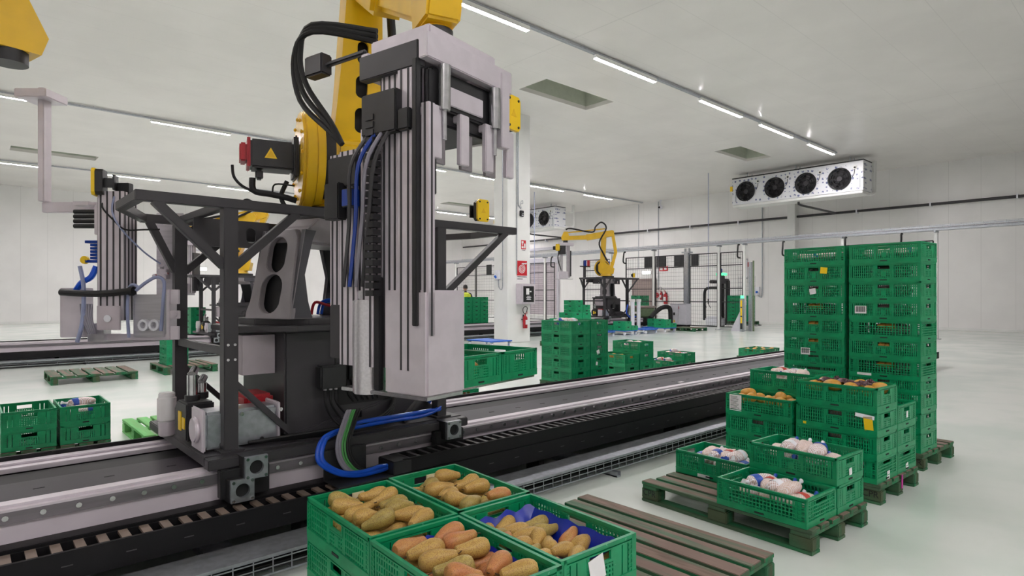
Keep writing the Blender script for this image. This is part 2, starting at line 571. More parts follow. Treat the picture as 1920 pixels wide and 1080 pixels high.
# ------------------------------------------------------------------ robot track (runs along X)
def make_track(name, label, dy, x0, x1, near=True):
    t = thing(name, label, 'robot track', (0, dy, 0))
    MB().box(x0, x1, 4.02, 4.86, .02, .40).build('base_beam', 'blackrail', t, .01)
    b = MB().box(x0, x1, 3.97, 4.36, .40, .462)
    k = x0 + .2
    while k < min(x1, 12) and near:
        b.box(k, k + .05, 4.15, 4.165, .462, .464, 1)
        k += .32
    b.build('cover_plate', ['cover', 'ink'], t)
    g = MB().box(x0, x1, 3.80, 3.97, .40, .458, 2).box(x0, x1, 3.80, 3.97, .458, .47).box(x0, x1, 3.835, 3.90, .47, .485)
    k = x0 + .06
    while k < min(x1, 14) and near:
        g.cyl((k, 3.80, .432), (k, 3.790, .432), .0135, n=8, m=1)
        k += .145
    g.build('guide_rail', ['alup', 'steel', 'railside'], t, .004 if not near else 0)
    MB().box(x0, x1, 4.88, 5.05, .40, .43).box(x0, x1, 4.96, 5.05, .43, .445).build('guide_rail', 'alup', t, .004)
    MB().box(x0, x1, 5.055, 5.085, .02, .47).build('rear_guard', 'blackrail', t, .004)
    MB().box(x0, x1, 3.82, 4.02, .06, .40).build('side_panel', 'railwhite', t, .004)
    for k in range(int(x0) + 1, int(x1), 3):
        MB().box(k, k + .16, 3.6, 5.0, 0, .06).build('foot', 'galv', t, .004)
    # cable trough in front
    MB().box(x0, x1, 3.72, 3.82, .285, .302).box(x0, x1, 3.715, 3.73, .17, .302).box(x0, x1, 3.53, 3.72, .16, .175).build('cable_trough', 'blackrail', t, .003)
    f = MB().box(x0, x1, 3.515, 3.535, .165, .302)
    k = x0 + .1
    while k < min(x1, 9) and near:
        f.box(k, k + .045, 3.513, 3.516, .232, .237, 1)
        k += .26
    f.build('trough_front', ['blackrail', 'rungd'], t)
    for k in range(int(x0) + 1, int(x1), 2):
        MB().box(k + .5, k + .56, 3.55, 3.70, .0, .165).build('trough_bracket', 'blackrail', t)
    # rails are fixed to the floor through the feet
    return t

trk = make_track('robot_track', 'long black and silver floor track carrying the big robot at centre', 0, -6, 15.5)
# small rating plate and joint screws on the cover
MB().box(6.37, 6.46, 4.05, 4.09, .462, .465).build('rating_plate', 'paper', trk)
trk2 = make_track('robot_track', 'second black and silver floor track behind the white column', 13.0, -10, 23.35, False)

def make_tray(name, label, dy, x0, x1, fine):
    t = thing(name, label, 'cable tray', (0, dy, 0))
    MB().box(x0, x1, 3.215, 3.455, .142, .147).box(x0, x1, 3.452, 3.457, .06, .147).box(x0, x1, 3.213, 3.218, .128, .147).build('lid', 'galv', t)
    w = MB()
    for z in (.05, .085, .12):
        w.box(x0, x1, 3.198, 3.203, z, z + .005)
    for y in (3.2, 3.28, 3.36, 3.44):
        w.box(x0, x1, y, y + .005, .045, .05)
    k = x0
    while k < x1:
        w.box(k, k + .005, 3.198, 3.203, .045, .138).box(k, k + .005, 3.2, 3.45, .043, .048)
        k += fine
    w.build('wire_basket', 'galv', t)
    for k in range(int(x0) + 1, int(x1), 2):
        MB().box(k, k + .05, 3.14, 3.5, 0, .012).box(k, k + .004, 3.14, 3.5, 0, .043).box(k + .046, k + .05, 3.14, 3.5, 0, .043).build('support_foot', 'galv', t)
    for y, z in ((3.26, .062), (3.31, .062), (3.36, .064), (3.41, .062)):
        MB().cyl((x0, y, z), (x1, y, z), .012, n=6).build('cable', 'dark', t)
    return t
make_tray('floor_cable_tray', 'silver lidded wire-mesh cable tray on the floor beside the near track', 0, -5.5, 12, .1)
make_tray('floor_cable_tray', 'silver cable tray on the floor in front of the second track', 13.0, -9.5, 24, .5)

# ------------------------------------------------------------------ cable chain of the near track
def chain(label):
    t = thing('cable_chain', label, 'cable chain', (0, 0, 0))
    # lower run lies in the trough
    MB().box(-5.8, 2.1, 3.545, 3.555, .19, .288).box(-5.8, 2.1, 3.695, 3.705, .19, .288).build('side_band', 'blackrail', t)
    r_ = MB()
    k = -5.8
    while k < 2.1:
        r_.box(k, k + .042, 3.555, 3.695, .276, .290)
        k += .094
    tag(r_.build('rung', 'rung', t), kind='stuff')
    # upper run rests on the trough and runs off to the far end
    MB().box(2.2, 12.2, 3.53, 3.545, .303, .40).box(2.2, 12.2, 3.705, 3.72, .303, .40).build('side_band', 'blackrail', t, .003)
    r_ = MB()
    k = 2.24
    while k < 12.2:
        r_.box(k, k + .028, 3.545, 3.705, .375, .395)
        k += .088
    tag(r_.build('rung', 'rungd', t), kind='stuff')
    MB().box(2.12, 2.26, 3.52, 3.73, .305, .395).build('end_bracket', 'black', t, .006)
    return t
chain('black cable chain with ladder rungs lying in the near track trough')

# ------------------------------------------------------------------ robots
def gripper_sensor(parent, loc, rz, s=1.0):
    pts = [(x * s, z * s) for x, z in [(-.06, -.07), (-.06, .07), (-.045, .09), (.045, .09), (.06, .07), (.06, -.07), (.045, -.09), (-.045, -.09)]]
    m = MB().prism(pts, 1, -.02 * s, .0).prism([(x * .9, z * .93) for x, z in pts], 1, 0, .045 * s, 1)
    m.box(-.02 * s, .02 * s, .045 * s, .1 * s, -.03 * s, .03 * s, 1).box(-.045 * s, .045 * s, .1 * s, .112 * s, -.05 * s, .05 * s, 1)
    for x, z in ((-.04, .07), (.04, .07), (-.04, -.07), (.04, -.07)):
        m.cyl((x * s, -.02 * s, z * s), (x * s, -.024 * s, z * s), .007 * s, n=8, m=1)
    tri = [(-.022 * s, -.018 * s), (.022 * s, -.018 * s), (0, .02 * s)]
    m.prism(tri, 1, -.0215 * s, -.02 * s, 2)
    o = m.build('safety_sensor', ['yellow2', 'black', 'yellow'], parent)
    o.location = loc
    o.rotation_euler = (0, 0, rz)
    return o

def roller(parent, x, y, z, s=.13):
    """guide roller unit: black block with a square steel flange and dark bore"""
    m = MB().box(x - s * .55, x + s * .5, y + .012, y + .115, z - s * .5, z + s * .5, 1)
    pts = [(x - s / 2, z - s / 2), (x + s / 2, z - s / 2), (x + s / 2, z + s / 2), (x - s / 2, z + s / 2)]
    hole = [(x + s * .31 * math.cos(2 * PI * i / 20), z + s * .31 * math.sin(2 * PI * i / 20)) for i in range(20)]
    m.prism(pts, 1, y - .012, y + .012, 0, [hole])
    for a in (-1, 1):
        for b in (-1, 1):
            m.cyl((x + a * s * .4, y - .012, z + b * s * .4), (x + a * s * .4, y - .018, z + b * s * .4), .009, n=8, m=2)
    m.cyl((x, y + .0115, z), (x, y + .0135, z), s * .31, n=20, m=3)
    return m.build('guide_roller', ['galv', 'black', 'steel', 'dark'], parent)

def carriage(t, full=True, cx=0.12):
    """deck, frame, riser and castings in the robot's own axes (origin on the floor under the turret)"""
    MB().box(-.96, .92, -.62, .78, .50, .56).box(-.96, .92, -.70, -.62, .492, .555).build('carriage_deck', 'graphite', t, .006)
    for x in (-.80, .75):
        for y in (-.55, .58):
            pm = MB().box(x - .042, x + .042, y - .042, y + .042, .56, 2.03)
            pm.box(x - .07, x + .07, y - .07, y + .07, .56, .575)
            if full and y < 0 and x < 0:
                for dx in (-.02, .02):
                    for z in (1.115, 1.205):
                        pm.cyl((x + dx, y - .042, z), (x + dx, y - .05, z), .0125, n=10, m=1)
            pm.build('post', ['graphite', 'steel'], t, .004)
    L = [(-1.27, -.55), (-1.27, 0.02), (-1.04, .58), (1.30, .58), (1.52, .02), (1.52, -.55)]
    f = MB()
    f.box(-1.30, 1.55, -.58, -.52, 2.03, 2.09).box(-1.06, 1.32, .55, .61, 2.03, 2.09)
    for a, b in (((-1.27, -.53), (-1.27, .02)), ((-1.27, .0), (-1.04, .58)), ((1.52, -.53), (1.52, .02)), ((1.52, 0), (1.30, .58))):
        f.bar((*a, 2.06), (*b, 2.06), .055, .055)
    f.bar((-.8, -.53, 2.06), (-.8, .56, 2.06), .05, .05).bar((.75, -.53, 2.06), (.75, .56, 2.06), .05, .05)
    f.build('top_frame', 'graphite', t, .004)
    for y in (-.55, .58):
        for p, q in (((-1.2 if y < 0 else -1.0, 2.04), (-.83, 1.68)), ((-.77, 1.68), (-.38, 2.04)), ((.36, 2.04), (.72, 1.60)), ((1.44, 2.04), (.78, 1.50))):
            MB().bar((p[0], y, p[1]), (q[0], y, q[1]), .05, .055, up=(0, 1, 0)).build('brace', 'graphite', t, .003)
        MB().bar((-.78, y, .98), (-.38, y, .57), .035, .05, up=(0, 1, 0)).build('brace', 'graphite', t, .003)
        MB().bar((.73, y, .86), (.42, y, .57), .035, .05, up=(0, 1, 0)).build('brace', 'graphite', t, .003)
    for x in (-.8, .75):
        MB().box(x - .025, x + .025, -.51, .54, 1.135, 1.185).build('side_rail', 'graphite', t, .004)
    for xa, xb in ((-.8, -.35), (.42, .95)):
        hole = oval((xa + xb) / 2 + .1, 1.93, .035, .055, 14)
        MB().prism([(xa - .05, 1.84), (xb, 1.84), (xb, 2.03), (xa - .05, 2.03)], 1, .02, .035, 0, [hole]).build('hanger_plate', 'graphite', t)
    MB().box(-.75, 1.0, .18, .5, 1.90, 2.02).build('cable_duct', 'black', t, .008)
    # riser box with octagonal top plate
    rb = MB().box(-.40, .46, -.40, .42, .56, 1.26)
    rb.prism([(-.40, .56), (.80, .56), (.80, .62), (.66, .70), (.46, .74)], 1, -.42, -.38)
    rb.build('riser', 'graphite', t, .012)
    rc = MB().box(-.02, .40, -.405, -.395, .72, 1.02, 0)  # dark plate on the solid riser, standing in for a shaded open bay
    rc.build('riser_bay_shade', 'dark', t)
    o8 = [(.62 * math.cos(PI / 8 + k * PI / 4), .54 * math.sin(PI / 8 + k * PI / 4)) for k in range(8)]
    MB().prism([(x - .12, y) for x, y in o8], 2, 1.262, 1.30).prism([(x * .82 - .05, y * .85) for x, y in o8], 2, 1.30, 1.345).build('riser_plate', 'graphite', t, .006)
    # portal casting: two hollow legs with oval windows and a bridge
    zb, zt = 1.345, 1.96
    k = .13 / (zt - zb)
    def lean(sgn):
        return lambda v: Vector((v.x + sgn * (v.z - zb) * k, v.y, v.z))
    for sgn, x in ((1, -.44), (-1, .44)):
        pl = MB()
        prof = [(-.33, zb), (.09, zb), (.09, zb + .05), (.07, zb + .12), (.05, zt - .12), (-.02, zt - .01), (-.25, zt), (-.28, zt - .05), (-.31, zb + .14), (-.33, zb + .05)]
        pl.prism(prof, 0, x - .015 if sgn > 0 else x - .03, x + .03 if sgn > 0 else x + .015, 0, [oval(-.115, zb + .17, .095, .135), oval(-.115, zb + .44, .085, .125)])
        pl.xf(lean(sgn))
        # front and rear webs, leaving the inside hollow
        xi = x + sgn * .20
        web = [(x, zb), (xi, zb), (xi - sgn * .04, zb + .12), (xi - sgn * .07, zb + .30), (xi - sgn * .0, zt - .08), (xi + sgn * .04, zt), (x + sgn * .13, zt)]
        pl.prism(web, 1, -.325, -.29, 1)
        pl.prism(web, 1, .05, .08, 1)
        inner = MB().box(min(x + sgn * .05, x + sgn * .07), max(x + sgn * .05, x + sgn * .07), -.28, .05, zb, zt - .06, 2)  # dark sheet inside the leg, painting the shade behind the oval windows
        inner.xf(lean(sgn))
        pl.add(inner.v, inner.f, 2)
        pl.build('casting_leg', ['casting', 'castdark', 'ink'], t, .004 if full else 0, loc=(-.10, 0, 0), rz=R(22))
    MB().prism([(-.33, zt - .10), (.33, zt - .10), (.30, zt + .02), (.22, zt + .09), (-.22, zt + .09), (-.30, zt + .02)], 1, -.31, .06).build('casting_bridge', 'casting', t, .015, loc=(-.06, 0, 0), rz=R(22))
    MB().cyl((cx, 0, zt - .02), (cx, 0, 2.052), .30, n=32).build('casting_collar', 'castdark', t, .01)
    MB().cyl((cx, 0, 2.05), (cx, 0, 2.075), .27, n=32).cyl((cx, 0, 2.075), (cx, 0, 2.16), .25, n=32).build('turntable', 'black', t, .005)
    # things bolted to the deck
    MB().box(-.62, -.405, -.24, .12, .97, 1.235).box(-.622, -.62, -.23, .11, .98, 1.225).build('control_box', 'beige', t, .012)
    mt = MB().box(-.93, -.50, -.53, -.33, .575, .80).build('drive_motor', 'galv', t, .015)
    for i in range(4):
        MB().cyl((-.84 + .12 * i, -.53, .60 + .17 * (i % 2)), (-.84 + .12 * i, -.54, .60 + .17 * (i % 2)), .013, n=8).build('bolt', 'steel', mt)
    MB().box(-.95, -.93, -.545, -.315, .565, .82).cyl((-.95, -.43, .69), (-.975, -.43, .69), .08, n=20).build('motor_flange', 'alup', mt, .008)
    MB().box(-.50, -.485, -.545, -.315, .565, .82).build('end_flange', 'alup', mt, .006)
    MB().prism([(-.62, .62), (-.40, .62), (-.34, .68), (-.34, .80), (-.40, .86), (-.62, .86)], 0, -.965, -.80).xf(lambda v: Vector((v.x, v.y + .36, v.z - .035))).build('motor_body', 'black', mt, .01)
    MB().box(-.971, -.965, -.15, -.09, .64, .76).box(-.971, -.965, -.23, -.18, .66, .73).build('warning_label', 'yellow2', mt)
    cn = MB()
    for x, y, h in ((-.90, -.14, .17), (-.82, -.04, .10)):
        cn.cyl((x, y, .82), (x, y, .86), .045, n=14, m=1).cyl((x, y, .86), (x, y, .82 + h), .032, n=14).cyl((x, y, .82 + h), (x + .03, y + .05, .85 + h), .026, n=12)
    cn.build('plug', ['steel', 'black'], mt)
    MB().cyl((-.98, .16, .5605), (-.98, .16, .66), .05, n=20, m=1).cyl((-.98, .16, .66), (-.98, .16, .82), .058, n=22).cyl((-.98, .16, .82), (-.98, .16, .85), .05, n=22).build('grease_pot', ['paper', 'alup'], t, .006)
    MB().box(-.62, -.43, -.29, .0, .57, .84).build('gear_housing', 'red', t, .02)
    # junction box on the riser with three leads
    jb = MB().box(-.19, .0, -.50, -.405, .86, 1.02).build('junction_box', 'black', t, .012)
    for i, dx in enumerate((-.14, -.10, -.06)):
        MB().cyl((dx, -.455, .845), (dx, -.455, .862), .012, n=10).build('gland', 'alup', jb)
        MB().tube([(dx, -.455, .85), (dx + .0, -.46, .76), (dx + .04 + .02 * i, -.46, .66), (dx + .1 + .03 * i, -.5, .585)], .008, 7).build('lead', 'dark', jb)
    MB().tube([(-.06, -.45, 1.02), (-.05, -.45, 1.10), (.03, -.44, 1.12), (.06, -.43, 1.03), (.06, -.42, .90)], .008, 7).build('lead', 'dark', jb)
    for i in range(6):
        MB().tube([(.02 + .05 * i, -.41, 1.0), (.03 + .05 * i, -.42, .9), (.06 + .045 * i, -.41, .80), (.10 + .04 * i, -.41, .74)], .009, 6).build('cable_loop', 'dark', t)
    for x, z in ((-.72, .495), (.72, .50)):
        roller(t, x, -.78, z)
    roller(t, -.80, -.785, .375)
    for xa, xb in ((-.90, -.62), (.60, .86)):
        MB().box(xa, xb, -.724, -.66, .32, .49).build('roller_block', 'black', t, .006)
    gripper_sensor(t, (1.16, -.58, 2.20), 0)

def arm(t, face, reach=1.45, z_wrist=3.12, full=True, lean=.28, cx=0.0, off=0.0, wo=0.0):
    """palletising arm in the robot's own axes; face = heading of the arm (unit vector), returns the wrist point"""
    F = Vector((face[0], face[1], 0)).normalized()
    W = Vector((-F.y, F.x, 0))            # to the arm's left
    def P(u, w, z):
        return F * u + W * (w + off) + Vector((cx, 0, z))
    def tr(mb):
        return mb.xf(lambda v: P(v.x, v.y, v.z))
    # turret: waisted casting
    tr(MB().cyl((0, -off, 2.16), (0, -off, 2.24), .25, .23, n=28).prism([(-.30, 2.24), (.24, 2.24), (.34, 2.36), (.34, 2.62), (.24, 2.72), (.04, 2.72), (-.12, 2.56), (-.34, 2.46)], 1, -.17, .17)).build('turret', 'yellow', t, .025 if full else 0)
    # shoulder gear housing and motor on the arm's right
    j2 = (.17, 2.50)
    gh = MB().cyl((j2[0], -.19, j2[1]), (j2[0], -.27, j2[1]), .29, n=40, m=1).cyl((j2[0], -.27, j2[1]), (j2[0], -.33, j2[1]), .335, n=40).cyl((j2[0], -.33, j2[1]), (j2[0], -.40, j2[1]), .35, n=40).cyl((j2[0], -.40, j2[1]), (j2[0], -.42, j2[1]), .34, n=40)
    for k in range(12):
        q = 2 * PI * k / 12
        gh.cyl((j2[0] + .29 * math.cos(q), -.42, j2[1] + .29 * math.sin(q)), (j2[0] + .29 * math.cos(q), -.437, j2[1] + .29 * math.sin(q)), .016, n=8, m=1)
    sh = tr(gh).build('shoulder_housing', ['yellow', 'black'], t, .006 if full else 0)
    for sd in (-1,):
        jj = j2 if sd < 0 else (-.02, 2.44)
        mo = tr(MB().box(jj[0] - .12, jj[0] + .12, -.47, -.43, jj[1] - .15, jj[1] + .15).box(jj[0] - .10, jj[0] + .10, -.80, -.47, jj[1] - .10, jj[1] + .10).box(jj[0] - .04, jj[0] + .04, -.76, -.70, jj[1] - .17, jj[1] - .10).xf(lambda v: Vector((v.x, -.42 + (v.y + .42) * .86, v.z)))).build('shoulder_motor', 'black', t, .012 if full else 0)
        tr(MB().box(jj[0] - .105, jj[0] + .105, -.825, -.80, jj[1] - .105, jj[1] + .115).box(jj[0] - .08, jj[0] + .08, -.88, -.825, jj[1] - .06, jj[1] + .07).xf(lambda v: Vector((v.x, -.42 + (v.y + .42) * .86, v.z)))).build('encoder_cap', 'red', mo, .01 if full else 0)
        if full and sd < 0:
            y0 = -.615
            lb = MB()
            lb.prism([(y0 - .042, j2[1] - .03), (y0 + .042, j2[1] - .03), (y0, j2[1] + .045)], 0, j2[0] + .10, j2[0] + .1025, 0)
            lb.prism([(y0 - .028, j2[1] - .022), (y0 + .028, j2[1] - .022), (y0, j2[1] + .028)], 0, j2[0] + .1025, j2[0] + .1035, 1)
            tr(lb).build('warning_triangle', ['yellow2', 'yellow'], mo)
            tr(MB().tube([(j2[0], -.73, j2[1] - .16), (j2[0], -.72, j2[1] - .25), (j2[0] + .02, -.62, j2[1] - .27), (j2[0] + .05, -.52, j2[1] - .29), (j2[0] + .05, -.44, j2[1] - .31)], .022, 10)).build('motor_cable', 'dark', mo)
            for pts_, r_ in (([(j2[0], -.86, j2[1] - .08), (j2[0], -.85, j2[1] - .16), (j2[0], -.80, j2[1] - .22), (j2[0], -.72, j2[1] - .26)], .010), ([(j2[0] + .02, -.50, j2[1] - .17), (j2[0] + .02, -.54, j2[1] - .28), (j2[0] + .02, -.50, j2[1] - .36), (j2[0] + .03, -.40, j2[1] - .38)], .016), ([(j2[0] + .03, -.45, j2[1] - .2), (j2[0] + .04, -.58, j2[1] - .2), (j2[0] + .04, -.6, j2[1] - .26)], .006)):
                tr(MB().tube(pts_, r_, 8)).build('thin_cable', 'dark', mo)
    # lower arm
    la = 1.28
    e = Vector((j2[0] + la * math.sin(lean), 0, j2[1] + la * math.cos(lean)))
    d = Vector((math.sin(lean), 0, math.cos(lean)))
    n_ = Vector((math.cos(lean), 0, -math.sin(lean)))
    def A(s_, q, w):                     # along arm, across arm, sideways
        return Vector((j2[0], 0, j2[1])) + d * s_ + n_ * q + Vector((0, w, 0))
    lo = MB()
    out = [(-.17, -.12), (.17, -.12), (.19, .20), (.15, .70), (.12, la + .02), (.09, la + .12), (-.09, la + .12), (-.12, la + .02), (-.15, .70), (-.19, .20)]
    holes = [oval(0, .32, .045, .09), oval(0, .56, .045, .08), oval(0, .80, .04, .08)]
    fr = MB().prism(out, 1, .08, .11, 0, holes).prism(out, 1, -.11, -.08, 0)
    lo.add([A(v[2], v[1], v[0]) for v in fr.v], fr.f)
    dk = MB().box(-.08, .08, .02, .03, .2, .95)  # dark sheet inside the arm, painting the shade behind its holes
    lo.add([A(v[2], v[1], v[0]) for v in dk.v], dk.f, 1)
    for sgn in (-1, 1):
        sd = MB()
        idx = [1, 2, 3, 4, 5] if sgn > 0 else [0, 9, 8, 7, 6]
        for a, b in zip(idx[:-1], idx[1:]):
            (wa, sa_), (wb, sb_) = out[a], out[b]
            ii = sgn * .025
            q = [A(sa_, -.10, wa), A(sb_, -.10, wb), A(sb_, .10, wb), A(sa_, .10, wa), A(sa_, -.10, wa - ii), A(sb_, -.10, wb - ii), A(sb_, .10, wb - ii), A(sa_, .10, wa - ii)]
            lo.add(q, [(0, 1, 2, 3), (7, 6, 5, 4), (0, 4, 5, 1), (1, 5, 6, 2), (2, 6, 7, 3), (3, 7, 4, 0)])
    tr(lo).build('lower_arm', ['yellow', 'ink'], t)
    tr(MB().box(e.x - .13, e.x + .13, -.15, .15, e.z - .04, e.z + .16).cyl((e.x, -.21, e.z + .04), (e.x, .21, e.z + .04), .14, n=24).cyl((e.x, -.235, e.z + .04), (e.x, -.21, e.z + .04), .07, n=16, m=1)).build('elbow', ['yellow', 'black'], t, .02 if full else 0)
    # upper arm down to the wrist
    w = Vector((reach, wo, z_wrist))
    u0 = Vector((e.x, 0, e.z + .06))
    ua = MB().bar(u0 - (w - u0) * .22, u0 + (w - u0) * .45, .24, .24, up=(0, 1, 0)).bar(u0 + (w - u0) * .42, w + Vector((0, 0, .12)), .17, .16, up=(0, 1, 0))
    tr(ua).build('upper_arm', 'yellow', t, .03 if full else 0)
    # parallel links
    tr(MB().bar((u0.x - .05, .0, u0.z + .24), (w.x - .06, wo, w.z + .34), .05, .06, up=(0, 1, 0))).build('upper_link', 'yellow', t, .01 if full else 0)
    rear = Vector((u0.x - .36, 0, u0.z + .10))
    tr(MB().bar((rear.x, 0, rear.z), (-.40, 0, 3.10), .13, .15, up=(0, 1, 0)).bar((-.40, 0, 3.14), (-.22, 0, 2.5), .13, .15, up=(0, 1, 0)).cyl((rear.x, -.08, rear.z), (rear.x, .08, rear.z), .07, n=16).cyl((-.22, -.08, 2.5), (-.22, .08, 2.5), .08, n=16)).build('rear_link', 'yellow', t, .01 if full else 0)
    wr = MB().prism([(w.x - .12, w.z + .02), (w.x + .14, w.z + .02), (w.x + .18, w.z + .14), (w.x + .06, w.z + .38), (w.x - .10, w.z + .38), (w.x - .16, w.z + .20)], 1, wo - .10, wo + .10).cyl((w.x, wo, w.z - .06), (w.x, wo, w.z + .02), .10, n=24, m=1)
    tr(wr).build('wrist', ['yellow', 'black'], t, .015 if full else 0)
    # dress pack hose
    pts = [(-.05, .2, 2.75), (.15, .28, 3.1), (.30, .24, 3.5), (e.x - .1, .2, e.z + .3), (e.x + .1, .15, e.z + .55), (e.x + .35, .12, e.z + .38), (e.x + .5, .12, u0.z + .1), (w.x - .25, wo + .1, w.z + .5), (w.x - .02, wo + .08, w.z + .46)]
    tr(MB().tube(pts, .032, 10)).build('dress_hose', 'dark', t)
    return P(w.x, wo, w.z)
def profile_column(parent, x, y, z0, z1, w, dpt, name='mast_profile', m='alup'):
    """slotted aluminium extrusion"""
    mb = MB().box(x - w / 2, x + w / 2, y - dpt / 2, y + dpt / 2, z0, z1)
    n = max(1, round(w / .045))
    for i in range(n):
        cx = x - w / 2 + (i + .5) * w / n
        mb.box(cx - .006, cx + .006, y - dpt / 2 - .002, y - dpt / 2 + .004, z0, z1, 1)
        mb.box(cx - .006, cx + .006, y + dpt / 2 - .004, y + dpt / 2 + .002, z0, z1, 1)
    n = max(1, round(dpt / .045))
    for i in range(n):
        cy = y - dpt / 2 + (i + .5) * dpt / n
        for sx in (-1, 1):
            mb.box(x + sx * w / 2 - .003, x + sx * w / 2 + .003, cy - .006, cy + .006, z0, z1, 1)
    return mb.build(name, [m, 'graphite'], parent)

# ---- robot at centre with its crate gripper held low over the track
RX, RY = 2.0, 4.45
rob = thing('palletizing_robot', 'large yellow palletising robot on black frame and carriage, at centre over the near track', 'robot', (RX, RY, 0))
carriage(rob)
wp = arm(rob, (-.28, -.96), reach=1.60, z_wrist=2.98, lean=.16, cx=.12, off=.16, wo=.15)
GR = holder('gripper', rob, (1.72 - RX, 2.5575 - RY, 0), R(12.8))     # its x axis = along the forks' row, y = away from the camera
g = GR
MB().box(.05, .62, .02, .46, 2.80, 2.90).cyl((.30, .20, 2.86), (.30, .20, 2.92), .13, n=24).build('tool_flange', 'alup', g, .01)
MB().box(-.03, .03, .025, .46, 2.66, 2.79).build('side_beam', 'graphite', g, .005)
MB().box(-.03, .70, -.04, .02, 2.69, 2.82).box(.0, .70, .42, .48, 2.69, 2.82).box(.64, .70, .0, .48, 2.69, 2.82).build('head_frame', 'alup', g, .005)
MB().box(.08, .60, .03, .42, 2.40, 2.69).box(.02, .64, .0, .03, 2.47, 2.66).build('drive_box', 'black', g, .01)
MB().box(.10, .46, -.012, .0, 2.50, 2.60).build('drive_cover', 'alup', g, .004)
for u in (.10, .53):
    MB().cyl((u, -.04, 2.45), (u, -.04, 2.68), .032, n=14).cyl((u, -.04, 2.30), (u, -.04, 2.45), .012, n=10).build('pneumatic_cylinder', 'steel', g)
MB().box(.585, .665, -.05, .0, 2.36, 2.79).build('corner_post', 'alup', g, .004)
gripper_sensor(g, (.745, .0, 2.60), R(0), 1.15)
for u in (.02, .24, .46, .66):
    MB().box(u, u + .075, -.03, .0, 2.20, 2.47).box(u + .01, u + .065, .0, .30, 2.43, 2.47).build('hook_finger', 'alup', g, .004)
for u in (.11, .34, .56):
    MB().box(u, u + .10, .05, .07, 2.20, 2.45).build('finger_plate', 'casting', g, .003)
MB().box(.03, .12, .03, .06, 2.03, 2.24).build('stop_block', 'black', g, .004)
MB().box(-.045, -.01, .02, .05, 1.35, 2.69).build('linear_rail', 'black', g, .003)
profile_column(g, .01, -.01, 1.30, 2.47, .045, .05)
for v, w_, dd in ((.12, .09, .10), (.26, .09, .12), (.40, .09, .10), (.55, .09, .14), (.70, .09, .08)):
    profile_column(g, .03 + .02 * math.sin(v * 30), v, 1.12 if v < .6 else 1.25, 2.69 if v < .35 else 2.30 + .1 * (v < .5), w_, dd)
MB().box(.08, .16, .08, .74, 1.25, 2.28).build('back_plate', 'alu', g, .004)
cc = MB()
for z in range(24):
    cc.box(-.075, -.02, .30, .36, 1.50 + z * .04, 1.53 + z * .04)
tag(cc.build('energy_chain', 'black', g), kind='stuff')
vb = MB().box(-.09, -.02, .56, .68, 1.92, 2.12).box(-.085, -.02, .46, .54, 1.98, 2.08, 1)
vb.build('valve_block', ['black', 'bluelamp'], g, .006)
MB().box(-.07, -.015, .14, .40, 2.34, 2.56).box(-.06, -.02, .06, .14, 2.34, 2.45).box(-.05, .08, .46, .70, 2.10, 2.27).build('servo_drive', 'black', g, .008)
for i in range(4):
    MB().tube([(-.05, .20 + .05 * i, 2.36), (-.12, .24 + .06 * i, 2.18), (-.07, .34 + .05 * i, 1.9), (-.06, .40 + .05 * i, 1.55)], .011, 7).build('air_hose', ['graphite', 'greycab', 'bluelamp', 'graphite'][i], g)
for i in range(3):
    MB().tube([(0.1, .46, 2.98 - .03 * i), (-.06, .82, 3.05 - .02 * i), (-.04, .96 + .03 * i, 2.92), (-.02, .93 + .03 * i, 2.74 - .04 * i), (0, .74, 2.5 - .03 * i), (0.02, .66, 2.36)], .016, 8).build('hose_loop', 'dark', g)
MB().box(-.03, .05, .78, .94, 2.78, 2.90).box(.0, .03, .45, .80, 2.82, 2.85).build('hose_clamp', 'graphite', g, .01)
# lower clamp head: pale housing, cylinder and forks under the crates
MB().box(-.025, .275, -.035, .27, .99, 1.53).build('clamp_housing', 'alup', g, .012)
MB().box(-.03, .0, .30, .345, 1.0, 1.6).build('clamp_strut', 'ink', g, .004)
MB().cyl((.03, .45, .97), (.03, .45, 1.48), .085, n=28).cyl((.03, .45, 1.48), (.03, .45, 1.53), .06, n=20).build('lift_cylinder', 'alu', g, .006)
MB().box(-.02, .10, .58, .72, 1.15, 1.45).build('clamp_bracket', 'graphite', g, .006)
MB().box(-.02, .26, -.03, .62, .975, .995).build('fork_carrier', 'steel', g, .003)
for v in (.06, .20, .34, .48):
    MB().bar((.2, v, .985), (1.06, v, .985), .05, .014).build('fork_tine', 'steel', g, .002)

# hoses and cables that hang from the carriage into the cable chain
def robot_line(name, m, pts, r):
    MB().tube([(x - RX, y - RY, z) for x, y, z in pts], r, 9, sub=7).build(name, m, rob)
for k in (0, 1):
    o = .026 * k
    robot_line('blue_hose', 'blue', [(2.78 - .02 * k, 4.10, .62), (2.80, 3.98, .80 - o), (2.76, 3.88, .66 - o), (2.60, 3.86, .60 + o), (2.30, 3.84, .60 + o), (2.02, 3.82, .60 + o), (1.80, 3.76, .60 - o * .5), (1.69 + o, 3.70, .56), (1.66 + o, 3.66, .46), (1.76 + o, 3.62, .375), (1.90 + o * .7, 3.60, .336 + o * .6), (2.05, 3.60, .335 + o), (2.115, 3.60, .345 + o * .5)], .0155)
for k, (m, r) in enumerate((('greycab', .012), ('greycab', .011), ('greencab', .008), ('greencab', .007), ('dark', .010), ('dark', .009))):
    o = .018 * k
    robot_line('signal_cable', m, [(1.97 + o, 3.86, .66), (1.93 + o, 3.80, .72), (1.86 + o, 3.74, .64), (1.80 + o, 3.69, .54), (1.80 + o, 3.66, .44), (1.86 + o, 3.64, .36), (1.98 + .3 * o, 3.63, .335 + .004 * k), (2.115, 3.62 + .012 * k, .35)], r)
